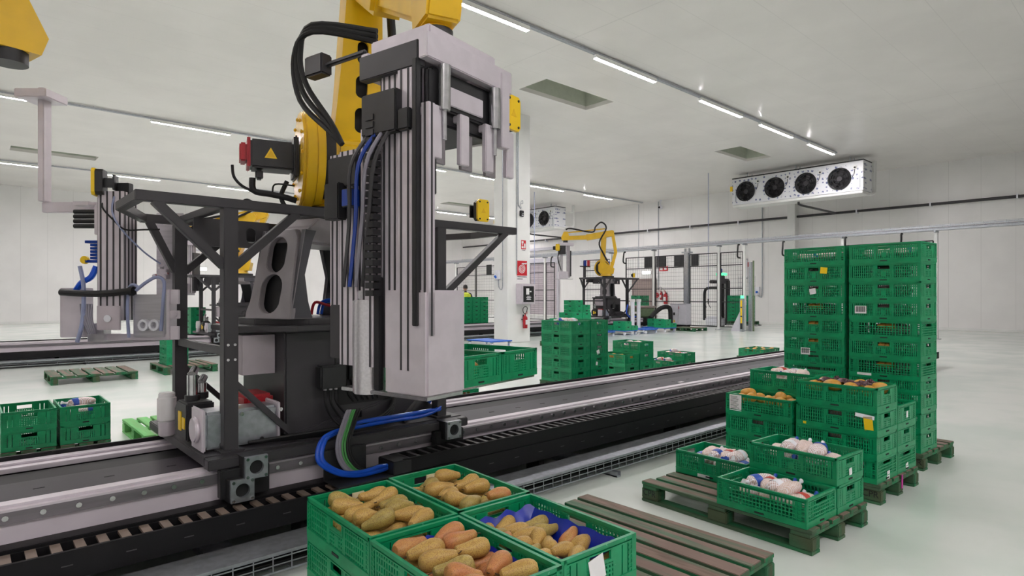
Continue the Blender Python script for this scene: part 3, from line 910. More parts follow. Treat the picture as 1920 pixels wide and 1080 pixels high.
for i in range(4):
    MB().tube([(x - RX, y - RY, z) for x, y, z in [(1.3 + .02 * i, 3.86, .60), (1.75, 3.85 - .01 * i, .575 + .012 * i), (2.1, 3.86 - .01 * i, .59 + .01 * i), (2.35, 3.95, .62 + .02 * i), (2.44, 4.03, .78 + .02 * i)]], .011, 7).build('black_cable', 'dark', rob)
for k, (mm_, dx) in enumerate((('blue_hose', 0), ('blue_hose', .03), ('red_cable', -.05))):
    MB().tube([(.02 + dx, .02, 1.36), (.04 + dx, .0, 1.45), (.12 + dx, -.05, 1.47 - .02 * k), (.24 + dx, -.12, 1.40), (.30 + dx, -.15, 1.36)], .011, 7).build(mm_, 'blue' if k < 2 else 'red', rob)
MB().box(1.72 - RX, 2.112 - RX, 3.50 - RY, 3.725 - RY, .3035, .313).box(1.72 - RX, 2.02 - RX, 3.71 - RY, 3.725 - RY, .313, .50).build('chain_bracket', 'black', rob, .003)

# ---- robots on the second track: light copies of the same machine
def far_gripper(parent, P, rz):
    q = holder('gripper', parent, (P.x, P.y, 0), rz)
    z = P.z
    MB().box(-.35, .35, -.25, .25, z - .2, z - .08).build('head_frame', 'alup', q, .01)
    MB().box(-.33, .0, -.2, .0, z - .55, z - .2).build('drive_box', 'graphite', q, .01)
    profile_column(q, .12, 0, z - 1.5, z - .2, .14, .14)
    profile_column(q, -.16, .05, z - 1.35, z - .2, .09, .12, m='alu')
    MB().box(.2, .24, -.15, .2, z - 1.45, z - .4).build('back_plate', 'graphite', q, .005)
    MB().box(-.3, .1, -.28, .2, z - 1.55, z - 1.25).build('clamp_housing', 'alup', q, .01)
    MB().box(-.5, .3, -.22, -.18, z - 1.57, z - 1.55).build('fork_tine', 'steel', q)
    MB().tube([(-.2, -.2, z - .3), (-.35, -.25, z - .7), (-.2, -.22, z - 1.2)], .02, 6).build('air_hose', 'dark', q)
    gripper_sensor(q, (-.36, -.3, z - .28), 0, 1.5)
def far_robot(label, dx, dy, face, reach, zw, lean, beacons, sc=(1.05, 1.05, 1.11)):
    t = thing('palletizing_robot', label, 'robot', (RX + dx, RY + dy, 0))
    t.scale = sc
    carriage(t, False)
    P = arm(t, face, reach, zw, False, lean)
    far_gripper(t, P, R(-42))
    MB().tube([(.5, -.75, 1.0), (.35, -.8, .7), (.6, -.8, .5), (1.0, -.8, .52)], .03, 7).build('blue_hose', 'blue', t)
    if beacons:
        for x, ms in ((-1.0, ('red', 'bluelamp')), (.55, ('yellow2', 'bluelamp'))):
            MB().box(x - .03, x + .03, .30, .36, 2.09, 2.55).box(x - .3, x + .3, .30, .36, 2.5, 2.55).build('beacon_bar', 'graphite', t)
            for i, mm_ in enumerate(('labelwhite', ms[1], ms[0])):
                MB().cyl((x - .22 + .22 * i, .33, 2.55), (x - .22 + .22 * i, .33, 2.78), .06, n=12).build('beacon', mm_, t, .01)
    return t
far_robot('far yellow robot with bent arm, standing between the white column and mesh fence', 19.46, 13.0, (-.64, .77), 1.75, 3.6, -.05, True)
far_robot('far yellow robot seen between the black frame posts of the big robot', 3.62, 13.0, (-.85, .52), 1.3, 3.12, -.42, False, (1, 1, .98))

# ---- neighbour on the same track: only its gripper reaches into the picture
nb = thing('palletizing_robot', 'robot at the left edge, its grey gripper mast topped by a yellow sensor', 'robot', (-2.15, RY, 0))
carriage(nb, False)
wpn = arm(nb, (1, .26), 2.45, 3.05, False, .75)
S = .003838
ng = holder('gripper', nb, (.823 + 2.15, 5.154 - RY, 0), R(-42.2))
def nx(px):
    return (px - 220) * S
def nz(py):
    return 1.5 + (555 - py) * S
profile_column(ng, nx(221), 0, nz(600), nz(362), (244 - 197) * S, .16)
MB().box(nx(193), nx(197), -.06, .06, nz(548), nz(372)).build('linear_rail', 'black', ng, .002)
MB().box(nx(60), nx(200), .09, .13, nz(395), nz(375)).box(nx(60), nx(72), .05, .13, nz(375), 3.02).box(nx(30), nx(90), -.02, .2, 2.93, 2.99).build('head_frame', 'alup', ng, .005)
sn = gripper_sensor(ng, (nx(197), -.08, nz(346)), R(-72), 1.05)
MB().box(nx(222), nx(246), -.03, .03, nz(372), nz(344)).bar((nx(215), 0, nz(352)), (nx(240), 0, nz(348)), .035, .035).build('sensor_bracket', 'black', ng, .004)
MB().box(nx(252), nx(306), .27, .28, nz(560), nz(390)).box(nx(260), nx(290), .02, .27, nz(560), nz(555)).build('back_plate', 'alu', ng, .002)
for i, px in enumerate((273, 288)):
    pl = MB()
    cx = nx(px)
    pl.box(cx - .026, cx + .026, .2675, .27, nz(413), nz(399), 0)
    pl.prism([(cx - .018, nz(411)), (cx + .018, nz(411)), (cx, nz(401))], 1, .265, .2675, 1)
    pl.build('warning_sticker', ['paper', 'yellow2'], ng)
MB().box(nx(264), nx(280), .21, .27, nz(521), nz(502)).cyl((nx(266), .24, nz(500)), (nx(274), .19, nz(493)), .02, n=12).cyl((nx(257), .19, nz(516)), (nx(264), .19, nz(514)), .012, n=10, m=1).cyl((nx(280), .19, nz(512)), (nx(287), .19, nz(511)), .012, n=10, m=1).build('pressure_valve', ['alup', 'red'], ng, .004)
MB().box(nx(203), nx(245), -.12, -.105, nz(617), nz(573)).cyl((nx(223), -.12, nz(596)), (nx(223), -.124, nz(596)), .028, n=20, m=1).build('clamp_plate', ['beige', 'labelwhite'], ng, .003)
bm_ = MB().box(nx(253), nx(310), -.02, .02, nz(632), nz(552)).build('clamp_housing', 'alu', ng, .004)
MB().box(nx(163), nx(320), .0, .06, nz(638), nz(626)).box(nx(120), nx(165), -.04, .06, nz(632), nz(540)).build('base_rail', 'alup', ng, .004)
for px in (277, 297):
    ring = [(nx(px) + .037 * math.cos(2 * PI * k / 16), nz(609) + .042 * math.sin(2 * PI * k / 16)) for k in range(16)]
    hole = [(nx(px) + .02 * math.cos(2 * PI * k / 14), nz(609) + .024 * math.sin(2 * PI * k / 14)) for k in range(14)]
    MB().prism(ring, 1, -.06, -.02, 0, [hole]).build('gear_ring', 'labelwhite', ng, .002)
MB().box(nx(319), nx(325), -.05, .05, nz(635), nz(543)).box(nx(325), nx(341), -.04, -.02, nz(570), nz(543)).box(nx(325), nx(341), -.04, -.02, nz(636), nz(611)).box(nx(325), nx(342), -.045, -.02, nz(597), nz(582)).cyl((nx(334), -.045, nz(590)), (nx(334), -.06, nz(590)), .02, n=14).build('end_bracket', 'alup', ng, .003)
MB().tube([(nx(130), -.08, nz(548)), (nx(200), -.1, nz(551)), (nx(262), -.1, nz(546))], .024, 10).cyl((nx(260), -.1, nz(546)), (nx(267), -.1, nz(546)), .032, n=12).build('black_hose', 'dark', ng)
th = lambda *a: MB().tube(*a).build('pale_tube', 'palehose', ng)
th([(nx(268), -.08, nz(545)), (nx(285), -.07, nz(530)), (nx(303), -.06, nz(520)), (nx(315), -.05, nz(528)), (nx(314), -.05, nz(560)), (nx(311), -.06, nz(620))], .012, 8)
th([(nx(252), -.06, nz(632)), (nx(249), -.06, nz(580)), (nx(252), -.06, nz(542)), (nx(262), -.07, nz(534)), (nx(272), -.07, nz(540))], .011, 8)
th([(nx(165), -.08, nz(500)), (nx(172), -.08, nz(540)), (nx(170), -.08, nz(600)), (nx(160), -.08, nz(640))], .014, 8)
MB().tube([(nx(230), -.09, nz(372)), (nx(226), -.09, nz(400)), (nx(243), -.09, nz(432)), (nx(262), .04, nz(470)), (nx(275), .17, nz(492))], .006, 7).build('clear_tube', 'palehose', ng)
MB().tube([(nx(207), -.05, nz(374)), (nx(208), -.09, nz(392)), (nx(228), -.09, nz(415)), (nx(250), -.09, nz(433)), (nx(278), -.05, nz(432)), (nx(300), .0, nz(430))], .006, 7).build('sensor_cable', 'dark', ng)
for i in range(4):
    MB().cyl((nx(140), .0, nz(397 + 9 * i)), (nx(182), .0, nz(397 + 9 * i)), .016, n=12).build('pneumatic_cylinder', 'dark', ng)
MB().box(nx(182), nx(192), -.03, .05, nz(440), nz(385)).box(nx(140), nx(170), -.02, .06, nz(386), nz(378)).build('valve_plate', 'alup', ng, .003)
vb = MB()
for i in range(7):
    vb.box(nx(168 if i in (0, 6) else 178), nx(192), -.05, .02, nz(452 + 6 * i + 5), nz(452 + 6 * i))
vb.build('connector_block', 'bluelamp', ng, .002)
MB().cyl((nx(166), -.02, nz(488)), (nx(166), -.05, nz(488)), .028, n=16).build('yellow_button', 'yellow2', ng, .004)
MB().tube([(nx(150), -.04, nz(545)), (nx(165), -.06, nz(530)), (nx(182), -.06, nz(520)), (nx(190), -.05, nz(500))], .02, 8).build('blue_hose', 'blue', ng)
lc = MB()
for i in range(5):
    lc.tube([(nx(163 + 5 * i), -.06, nz(570)), (nx(170 + 4 * i), -.08, nz(595)), (nx(180 + 3 * i), -.07, nz(625))], .008, 6)
lc.box(nx(170), nx(200), -.03, .05, nz(640), nz(606), 1).build('cable_bundle', ['greycab', 'alu'], ng)
# ------------------------------------------------------------------ pallets
def make_pallet(w, l, h=.145, name='pallet', light=False, pattern=0):
    """boards run along y; three rows of three blocks"""
    t = thing(name, 'x', 'pallet')
    n = 6 if w < .9 else 7
    gap = .034
    bw = (w - (n - 1) * gap) / n
    for i in range(n):
        x = -w / 2 + i * (bw + gap)
        z0 = h - .024
        e = .012 * ((i * 5) % 3)
        bd = MB().box(x, x + bw, -l / 2 + e * .3, l / 2 - e, z0, h)
        bd.m = [1, 0, 1, 1, 1, 1]
        bd.build('deck_board', ['woodlight' if light else ('woodbrown' if i in (0, 2, n - 1) else 'wood'), 'woodlight' if light else 'woodrim'], t, .003)
    for y in (-l / 2 + .07, 0, l / 2 - .07):
        MB().box(-w / 2, w / 2, y - .06, y + .06, h - .046, h - .0245).build('cross_board', 'woodlight' if light else 'woodrim', t, .002)
    for y in (-l / 2 + .07, 0, l / 2 - .07):
        for x in (-w / 2 + .05, 0, w / 2 - .05):
            MB().box(x - .05, x + .05, y - .07, y + .07, .022, h - .0465).build('block', 'woodlight' if light else 'woodblock', t, .006)
    for x in (-w / 2 + .05, 0, w / 2 - .05):
        MB().box(x - .05, x + .05, -l / 2, l / 2, 0, .0215).build('skid_board', 'woodlight' if light else 'woodrim', t, .003)
    return t
PAL = {}
def pallet(x, y, w, l, rz, label, h=.145, light=False, stencil=None):
    k = (w, l, h, light)
    if k not in PAL:
        PAL[k] = make_pallet(w, l, h, light=light)
        o = PAL[k]
        o.location = (x, y, 0)
        o.rotation_euler = (0, 0, R(rz))
    else:
        o = copy_tree(PAL[k])
        for c in list(o.children):
            if c.name.startswith('stencil'):
                bpy.data.objects.remove(c)
        o.location = (x, y, 0)
        o.rotation_euler = (0, 0, R(rz))
    o['label'] = label
    if stencil:
        for yy in stencil:
            text('stencil_lettering', 'CPR', .062, 'ink', o, (-w / 2 - .0008, yy, h * .47), (R(90), 0, R(-90)))
    return o

# ------------------------------------------------------------------ crates
LX, LY, PITCH = .385, .585, .172
def grid(mb, put_, a0, a1, z0, z1, na, nz, bar, d0, d1):
    """open grid of bars between a0..a1 and z0..z1"""
    for i in range(na + 1):
        a = a0 + (a1 - a0) * i / na
        put_(mb, a - bar / 2, a + bar / 2, z0, z1, d0, d1)
    for j in range(1, nz):
        z = z0 + (z1 - z0) * j / nz
        put_(mb, a0, a1, z - bar / 2, z + bar / 2, d0, d1)

def crate_wall(L, kind, H=.172):
    """wall in (a, z), thickness along d (0 = outer face, positive inwards); returns box list"""
    B = []
    def p(a0, a1, z0, z1, d0=.004, d1=.010):
        B.append((a0, a1, z0, z1, d0, d1))
    h = L / 2
    zb, zt = .040, H
    p(-h, h, zt - .014, zt, 0, .014)                 # rim
    p(-h, h, zt - .026, zt - .021, .002, .011)
    p(-h, -h + .012, zb, zt, 0, .012)
    p(h - .012, h, zb, zt, 0, .012)
    for k in range(6):                               # toothed corners
        z = zb + .008 + k * .017
        for s_ in (-1, 1):
            a = s_ * (h - .02)
            p(a - .008, a + .008, z, z + .006, .001, .010)
    z1 = zt - .026
    p(-h + .012, h - .012, z1, zt - .014, .007, .010)
    if kind == 'lattice':
        n = max(8, int(L / .026))
        for i in range(n + 1):
            a = -h + .035 + (L - .07) * i / n
            p(a - .0035, a + .0035, zb, z1 if abs(a) > .058 else z1 - .030, .003, .010)
        for z in (zb + .012, zb + .034, zb + .056, zb + .078):
            p(-h + .012, h - .012, z - .003, z + .003, .002, .010)
        p(-h + .030, -h + .075, zb, z1, .006, .009)
        p(h - .075, h - .030, zb, z1, .006, .009)
        p(-.065, .065, z1 - .034, z1 - .028, .001, .011)
    else:
        nb = 3 if L > .5 else 1
        edges = [(-h + .045, -.085), (-.062, .062), (.085, h - .045)] if nb == 3 else [(-.068, .068)]
        solid = [(-h + .012, -h + .028), (h - .028, h - .012)]
        if nb == 3:
            solid += [(-.085, -.062), (.062, .085), (-h + .033, -h + .045), (h - .045, h - .033)]
        else:
            solid += [(-h + .034, -h + .060), (h - .060, h - .034), (-h + .066, -.068), (.068, h - .066)]
        for a0, a1 in solid:
            p(a0, a1, zb, z1, .003, .011)
        for i, (a0, a1) in enumerate(edges):
            mid = (i == 1) if nb == 3 else True
            top = z1 - .033 if mid else z1
            if mid:
                p(a0, a1, top - .010, top, .002, .012)
                p(a0, a0 + .012, top, z1, .002, .012)
                p(a1 - .012, a1, top, z1, .002, .012)
                top -= .010
            n = max(3, int((a1 - a0) / .0165))
            w = (a1 - a0) / n
            for k in range(n):
                x = a0 + (k + .5) * w
                p(x - w * .27, x + w * .27, zb, top, .005, .010)
            for k in range(4):
                z = zb + (k + .3) * (top - zb) / 4
                p(a0, a1, z, z + .007, .004, .0105)
            if mid:
                p(-.018, .018, zb + .012, zb + .05, .003, .010)
    return B

def wall_mesh(name, L, kind, side, m):
    mb = MB()
    for a0, a1, z0, z1, d0, d1 in crate_wall(L, kind):
        if side == '-x':
            mb.box(-LX / 2 + d0, -LX / 2 + d1, a0, a1, z0, z1)
        elif side == '+x':
            mb.box(LX / 2 - d1, LX / 2 - d0, a0, a1, z0, z1)
        elif side == '-y':
            mb.box(a0, a1, -LY / 2 + d0, -LY / 2 + d1, z0, z1)
        else:
            mb.box(a0, a1, LY / 2 - d1, LY / 2 - d0, z0, z1)
    return mb.mesh(name, m)

def make_crate(kind, m):
    t = thing('crate', 'x', 'crate')
    b = MB()
    x, y = LX / 2, LY / 2
    b.box(-x, x, -y, -y + .012, .0, .040).box(-x, x, y - .012, y, .0, .040).box(-x, -x + .012, -y + .012, y - .012, .0, .040).box(x - .012, x, -y + .012, y - .012, .0, .040)
    b.box(-x + .012, x - .012, -y + .012, y - .012, .008, .014)
    for s_ in (-1, 1):
        b.box(min(s_ * (x - .004), s_ * (x + .0015)), max(s_ * (x - .004), s_ * (x + .0015)), -y - .0015, y + .0015, .034, .039)
        b.box(-x, x, min(s_ * (y - .004), s_ * (y + .0015)), max(s_ * (y - .004), s_ * (y + .0015)), .034, .039)
    for s_ in (-1, 1):
        b.box(s_ * x - .003, s_ * x + .003, -.03, .03, .012, .022, 1)
        b.box(-.025, .025, s_ * y - .003, s_ * y + .003, .012, .022, 1)
    b.build('base_tray', [m, 'dark'], t)
    for sd in ('-x', '+x'):
        put('side_panel', wall_mesh('side_panel', LY - .002, kind, sd, m), t)
    for sd in ('-y', '+y'):
        put('end_panel', wall_mesh('end_panel', LX - .026, kind, sd, m), t)
    return t
def make_far_crate(m):
    mb = MB()
    x, y, H = LX / 2, LY / 2, .17
    mb.box(-x, x, -y, y, .004, .035)
    mb.box(-x, x, -y, -y + .015, H - .022, H).box(-x, x, y - .015, y, H - .022, H).box(-x, -x + .015, -y + .015, y - .015, H - .022, H).box(x - .015, x, -y + .015, y - .015, H - .022, H)
    for s_ in (-1, 1):
        mb.box(min(s_ * (x - .005), s_ * (x - .012)), max(s_ * (x - .005), s_ * (x - .012)), -y + .006, y - .006, .035, H - .022)
        mb.box(-x + .012, x - .012, min(s_ * (y - .005), s_ * (y - .012)), max(s_ * (y - .005), s_ * (y - .012)), .035, H - .022)
        for k in (-.28, -.2, -.085, .085, .2, .28):
            mb.box(min(s_ * x, s_ * (x - .01)), max(s_ * x, s_ * (x - .01)), k - .012, k + .012, .035, H - .022)
        for k in (-.17, -.08, .08, .17):
            mb.box(k - .012, k + .012, min(s_ * y, s_ * (y - .01)), max(s_ * y, s_ * (y - .01)), .035, H - .022)
        mb.box(min(s_ * (x - .003), s_ * (x - .013)), max(s_ * (x - .003), s_ * (x - .013)), -.055, .055, .11, .138, 1)  # dark patches paint the shade of the handle slots
        mb.box(-.05, .05, min(s_ * (y - .003), s_ * (y - .013)), max(s_ * (y - .003), s_ * (y - .013)), .11, .138, 1)
    return mb.mesh('crate', [m, 'dark'])
PROTO = {}
def crate(x, y, z, rz, label, group, kind='slot', m='crate', zs=1.0):
    if kind == 'far':
        if ('far', m) not in PROTO:
            PROTO['far', m] = make_far_crate(m)
        o = put('crate', PROTO['far', m], None, (x, y, z), R(rz))
        o['category'] = 'crate'
    elif (kind, m) not in PROTO:
        o = PROTO[kind, m] = make_crate(kind, m)
    else:
        o = PROTO[kind, m].copy()
        COL.objects.link(o)
        for ch in PROTO[kind, m].children:
            if ch.name.split('.')[0] in ('base_tray', 'side_panel', 'end_panel'):
                c = ch.copy()
                COL.objects.link(c)
                c.parent = o
    o.location = (x, y, z)
    o.rotation_euler = (0, 0, R(rz))
    o.scale = (1, 1, zs)
    o['label'] = label
    o['group'] = group
    return o
def sticker(cr, side, a, z, w, h, m='paper', name='paper_label', lines=0, label=None, tilt=0.0, barcode=False):
    """paper stuck on a crate wall; side -x / -y; a = position along the wall"""
    mb = MB()
    mb.box(a - w / 2, a + w / 2, 0, .0012, z - h / 2, z + h / 2, 0)
    for i in range(lines):
        zz = z + h * (.40 - .8 * i / max(1, lines - 1) if lines > 1 else 0)
        ww = w * (.36 if i % 3 else .42)
        mb.box(a - w * .42, a - w * .42 + ww * 2 * (.7 + .3 * ((i * 7) % 5) / 5), -.0006, 0, zz - h * .012, zz + h * .012, 1)
    if barcode:
        q = a - w * .40
        k = 0
        while q < a + w * .38:
            ww = w * (.022 + .022 * ((k * 5) % 3))
            mb.box(q, q + ww, -.0006, 0, z - h * .30, z + h * .42, 1)
            q += ww + w * .03
            k += 1
    if tilt:
        ct, st = math.cos(tilt), math.sin(tilt)
        mb.xf(lambda v: Vector((a + (v.x - a) * ct - (v.z - z) * st, v.y, z + (v.x - a) * st + (v.z - z) * ct)))
    if side == '-y':
        mb.xf(lambda v: Vector((v.x, v.y - LY / 2 - .0012, v.z)))
    else:
        mb.xf(lambda v: Vector((-LX / 2 - .0012 + v.y, -v.x, v.z)))
    o = mb.build(name, [m, 'ink'], cr)
    if label:
        o['label'] = label
    return o

def loc2(cx, cy, rz, dx, dy):
    c, s_ = math.cos(R(rz)), math.sin(R(rz))
    return cx + dx * c - dy * s_, cy + dx * s_ + dy * c
def stack(x, y, n, z0, rz, desc, group, kinds=None, pitch=PITCH, m='crate', far=False, low=()):
    """crates upward from z0; labels count from the top"""
    out, z = [], z0
    for i in range(n):
        r = ORD[n - 1 - i]
        kd = 'far' if far else (kinds[(n - 1 - i) % len(kinds)] if kinds else 'slot')
        zs = .6 if (n - 1 - i) in low else pitch / PITCH
        lab = ('topmost crate of ' if n - 1 - i == 0 else r + ' crate down in ') + desc if n > 1 else 'single green crate ' + desc
        jx, jy = random.uniform(-.0015, .0015), random.uniform(-.0015, .0015)
        out.append(crate(x + jx, y + jy, z, rz + random.uniform(-.25, .25), lab, group, kd, m, zs))
        z += PITCH * zs + .0003
    return out[::-1]                     # topmost first

# --- front pallet with pears
FR = -2.2
pallet(1.47, 1.95, .80, 1.24, FR, 'green pallet under the four front stacks of pear crates', h=.112)
PE = {'a': (1.285, 2.247, 'the stack nearest the black trough, holding pears'), 'b': (1.690, 2.252, 'the rear pear stack beside the floor cable tray'),
      'c': (1.255, 1.648, 'the front pear stack cut by the bottom edge'), 'd': (1.652, 1.650, 'the pear stack with blue liner next to the empty pallet')}
PEC = {}
for k, (x, y, d) in PE.items():
    PEC[k] = stack(x, y, 3, .114, FR, d, 'crates of the front pear stacks', ['slot', 'slot', 'lattice'])
sticker(PEC['d'][0], '-y', -.02, .10, .075, .085, lines=0, name='torn_label', label='torn white label', tilt=.2)
sticker(PEC['c'][0], '-y', .13, .12, .06, .035, name='torn_label', label='scrap of white label')
for k in ('a', 'b'):
    MB().box(.01, .065, LY / 2 - .024, LY / 2 - .013, .112, .150).build('cream_card', 'cream', PEC[k][0])['label'] = 'cream card hanging in the handle hole'

# pears
def make_pear(m, var):
    L, rr = .132, .0345
    prof = [(-.5, .012), (-.47, .55), (-.40, .82), (-.28, .98), (-.16, 1.0), (-.02, .93), (.12, .80), (.26, .66), (.38, .56), (.46, .44), (.495, .24), (.5, .04)]
    if var == 1:
        prof = [(a, b * (1 if a < 0 else .92)) for a, b in prof]
    if var == 2:
        prof = [(a * .9, b * 1.03) for a, b in prof]
    pts = [(a * L, .010 * var * math.sin(a * 3), .004 * math.cos(a * 5)) for a, b in prof]
    mb = MB().rings(pts, [max(.001, b * rr) for a, b in prof], 16)
    o = mb.build('pear', m)
    e = Vector(pts[-1])
    MB().tube([e + Vector((-.004, 0, 0)), e + Vector((.007, .002, .003)), e + Vector((.014, .006, .006))], .0021, 6, sub=3).build('stem', 'stem', o)
    return o
PEARS = [make_pear(M['pear'][i % 4], i % 3) for i in range(7)]
pear_used = set()
def pear(x, y, z, rz, rx, ry, kind, label, group, s=1.0):
    src = PEARS[kind]
    if kind in pear_used:
        o = src.copy()
        COL.objects.link(o)
        for ch in src.children:
            c = ch.copy()
            COL.objects.link(c)
            c.parent = o
    else:
        pear_used.add(kind)
        o = src
    o.location = (x, y, z)
    o.rotation_euler = (rx, ry, rz)
    o.scale = (s, s, s)
    return tag(o, label, 'pear', group)
rim = .114 + 3 * (PITCH + .0006)
PKIND = {'a': [0, 1, 0, 4, 5, 2, 0, 4, 1, 0], 'b': [1, 0, 5, 4, 1, 0, 4, 0, 4, 2], 'c': [2, 0, 6, 2, 4, 0, 3, 0, 6, 4, 1], 'd': [0, 4, 1, 0, 3, 4, 0, 0, 2, 4]}
PSHORT = {'a': 'crate by the black trough', 'b': 'crate by the cable tray', 'c': 'crate at the bottom edge', 'd': 'crate beside the empty pallet'}
HUE = ['russet', 'olive', 'blushed', 'rosy', 'russet', 'olive', 'blushed', 'rosy']
NTHR = ['first', 'second', 'third', 'fourth', 'fifth', 'sixth', 'seventh', 'eighth', 'ninth']
for k, (x, y, d) in PE.items():
    grp = 'pears in the ' + PSHORT[k]
    rows, sx, sy = 8, .107, .067
    for r_ in range(rows):
        for c_ in range(3):
            if k == 'd' and (r_ * 3 + c_) % 9 == 5:
                continue
            dx = (c_ - 1) * sx + random.uniform(-.004, .004)
            dy = (r_ - 3.5) * sy + random.uniform(-.004, .004)
            wx, wy = loc2(x, y, FR, dx, dy)
            a = random.uniform(-.45, .25) + (PI if random.random() < .5 else 0) + R(FR)
            if k == 'd':
                a += random.choice((0.35, .7, -.2))
            kd = random.choice(PKIND[k])
            pear(wx, wy, rim - .083 + random.uniform(-.003, .006), a, random.uniform(0, 6), random.uniform(-.1, .1), kd,
                 '%s pear in the %s, %s row from far end, %s' % (HUE[kd], PSHORT[k], NTHR[rows - 1 - r_], ['left', 'middle', 'right'][c_]), grp, random.uniform(.91, .97))
    if k != 'd':
        for r_ in range(6):
            for c_ in range(2):
                if random.random() < (.06 if k != 'b' else .2):
                    continue
                dx = (c_ - .5) * .146 + random.uniform(-.012, .012)
                dy = (r_ - 2.5) * .080 + random.uniform(-.006, .006)
                wx, wy = loc2(x, y, FR, dx, dy)
                a = random.uniform(-.5, .5) + (PI if random.random() < .5 else 0)
                kd = random.choice(PKIND[k])
                pear(wx, wy, rim - .022 + random.uniform(-.003, .006), a, random.uniform(0, 6), random.uniform(-.15, .15), kd,
                     'upper %s pear in the %s, %s from far end, %s' % (HUE[kd], PSHORT[k], NTHR[5 - r_], ['left', 'right'][c_]), grp, random.uniform(.97, 1.05))
    # moulded liner the fruit lies on; the dark ones paint shade between pears
    lm = MB()
    gx, gy = 12, 18
    vs, fs = [], []
    for i in range(gx + 1):
        for j in range(gy + 1):
            u, v = i / gx * 2 - 1, j / gy * 2 - 1
            e = max(abs(u), abs(v))
            zz = (.012 * math.sin(u * 9) * math.sin(v * 14)) + (max(0, e - .80) * .45 if k in 'cd' else 0)
            vs.append((u * .162, v * .26, zz + random.uniform(-.002, .002)))
    for i in range(gx):
        for j in range(gy):
            a = i * (gy + 1) + j
            fs.append((a, a + gy + 1, a + gy + 2, a + 1))
    lm.add(vs, fs)
    o = lm.build('tray_liner', 'liner' if k in 'cd' else 'dark')
    o.location = (x, y, rim - .130)
    o.rotation_euler = (0, 0, R(FR))
    tag(o, ('blue' if k in 'cd' else 'dark') + ' moulded liner under the pears in the ' + PSHORT[k], 'tray liner')

# --- empty pallet
pallet(2.77, 2.10, .80, 1.31, 0, 'empty green and brown weathered pallet beside the crate with blue liner', stencil=())

# --- pallet with netted produce
pallet(4.045, 2.03, .78, 1.24, -3.3, 'green pallet carrying the open crates of netted bags, one corner bare', stencil=(.55,))
def on(cx, cy, rz, dx, dy, n, z0, desc, group, kinds=None, **k):
    x, y = loc2(cx, cy, rz, dx, dy)
    return stack(x, y, n, z0, rz, desc, group, kinds, **k)
GA = 'crates on the pallet of netted bags'
nA = on(4.045, 2.03, -3.5, -.205, -.30, 1, .146, 'of netted bags standing nearest on the half bare pallet', GA, ['lattice'])
nB = on(4.045, 2.03, -3.5, .195, -.30, 2, .146, 'the two-high stack of netted bags on the half bare pallet', GA, ['slot'])
nC = on(4.045, 2.03, -2.5, .205, .315, 1, .146, 'of netted bags at the back of the half bare pallet', GA, ['slot'])
sticker(nC[0], '-x', -.05, .016, .10, .024, lines=3, label='small white printed label')
sticker(nB[0], '-y', .0, .06, .04, .045, name='torn_label', label='white torn label', tilt=.1)

# --- pallet with golden fruit stacks
pallet(5.275, 2.05, .77, 1.24, -3, 'dark pallet under the golden fruit stacks', stencil=(-.55,))
GB = 'crates on the golden fruit pallet'
sP = on(5.275, 2.05, -3, -.20, -.305, 4, .146, 'the stack of dark-wrapped golden fruit', GB, ['slot', 'slot', 'slot', 'lattice'])
sS = on(5.275, 2.05, -3, .198, -.305, 3, .146, 'the low stack behind the dark-wrapped golden fruit', GB, ['slot', 'slot', 'lattice'])
sQ = on(5.275, 2.05, -3, -.20, .31, 3, .146, 'the stack with the white printed sheet on its side', GB, ['lattice', 'slot', 'slot'])
sR = on(5.275, 2.05, -3, .20, .31, 4, .146, 'the stack behind the white printed sheet, against the track', GB, ['slot'])
sticker(sQ[0], '-x', -.20, .095, .11, .135, lines=11, label='white printed sheet')
sticker(sP[1], '-x', .21, .135, .13, .028, m='labelwhite', name='torn_label', label='torn white strip', tilt=-.1)
sticker(sP[1], '-x', .235, .085, .06, .10, m='yellow2', name='torn_label', label='torn yellow label', tilt=.1)
sticker(sP[1], '-x', -.225, .022, .025, .02, m='yellow2', name='torn_label', label='small yellow sticker')
sticker(sP[3], '-y', .02, .035, .05, .06, label='small white card at the bottom')
sticker(sS[2], '-y', .0, .035, .05, .045, name='torn_label', label='torn white label', tilt=.3)
sticker(sS[0], '-y', .0, .09, .035, .05, label='white label over the handle')
pk = MB().box(-.012, .012, 0, .004, -.03, .03).box(-.016, .008, -.001, .003, -.07, -.02).build('paper_tag', mat('pink_tag', (190, 40, 150), .5, var=.2))
pk.location = loc2(5.275, 2.05, -3, .02, -.625) + (.118,)
tag(pk, 'small pink tag hanging at the end of the dark pallet', 'tag')

# --- tall stacks
pallet(6.51, 2.08, .78, 1.24, -4, 'dark pallet under the two tall crate stacks', stencil=(-.55,))
GC = 'crates of the tall stacks'
tR = on(6.51, 2.08, -4, -.192, -.305, 11, .146, 'the tall stack with the white barcode scraps, nearer the picture edge', GC, ['slot', 'slot', 'slot', 'slot', 'lattice', 'slot', 'lattice', 'slot'], low=(7,))
tL = on(6.51, 2.08, -4, -.197, .318, 11, .146, 'the tall stack with the yellow label, nearer the track', GC, ['lattice', 'slot', 'slot', 'lattice', 'slot', 'slot', 'slot'], low=(6,))
sticker(tL[1], '-x', .10, .118, .065, .06, m='yellow2', label='yellow label', tilt=-.1)
sticker(tL[2], '-x', -.005, .09, .06, .055, name='torn_label', label='torn white label', tilt=.2)
sticker(tL[5], '-x', -.075, .02, .09, .065, barcode=True, label='white barcode label')
sticker(tR[3], '-x', -.19, .092, .10, .07, barcode=True, label='white striped label')
sticker(tR[6], '-x', -.16, .022, .12, .022, lines=2, name='torn_label', label='worn white label')

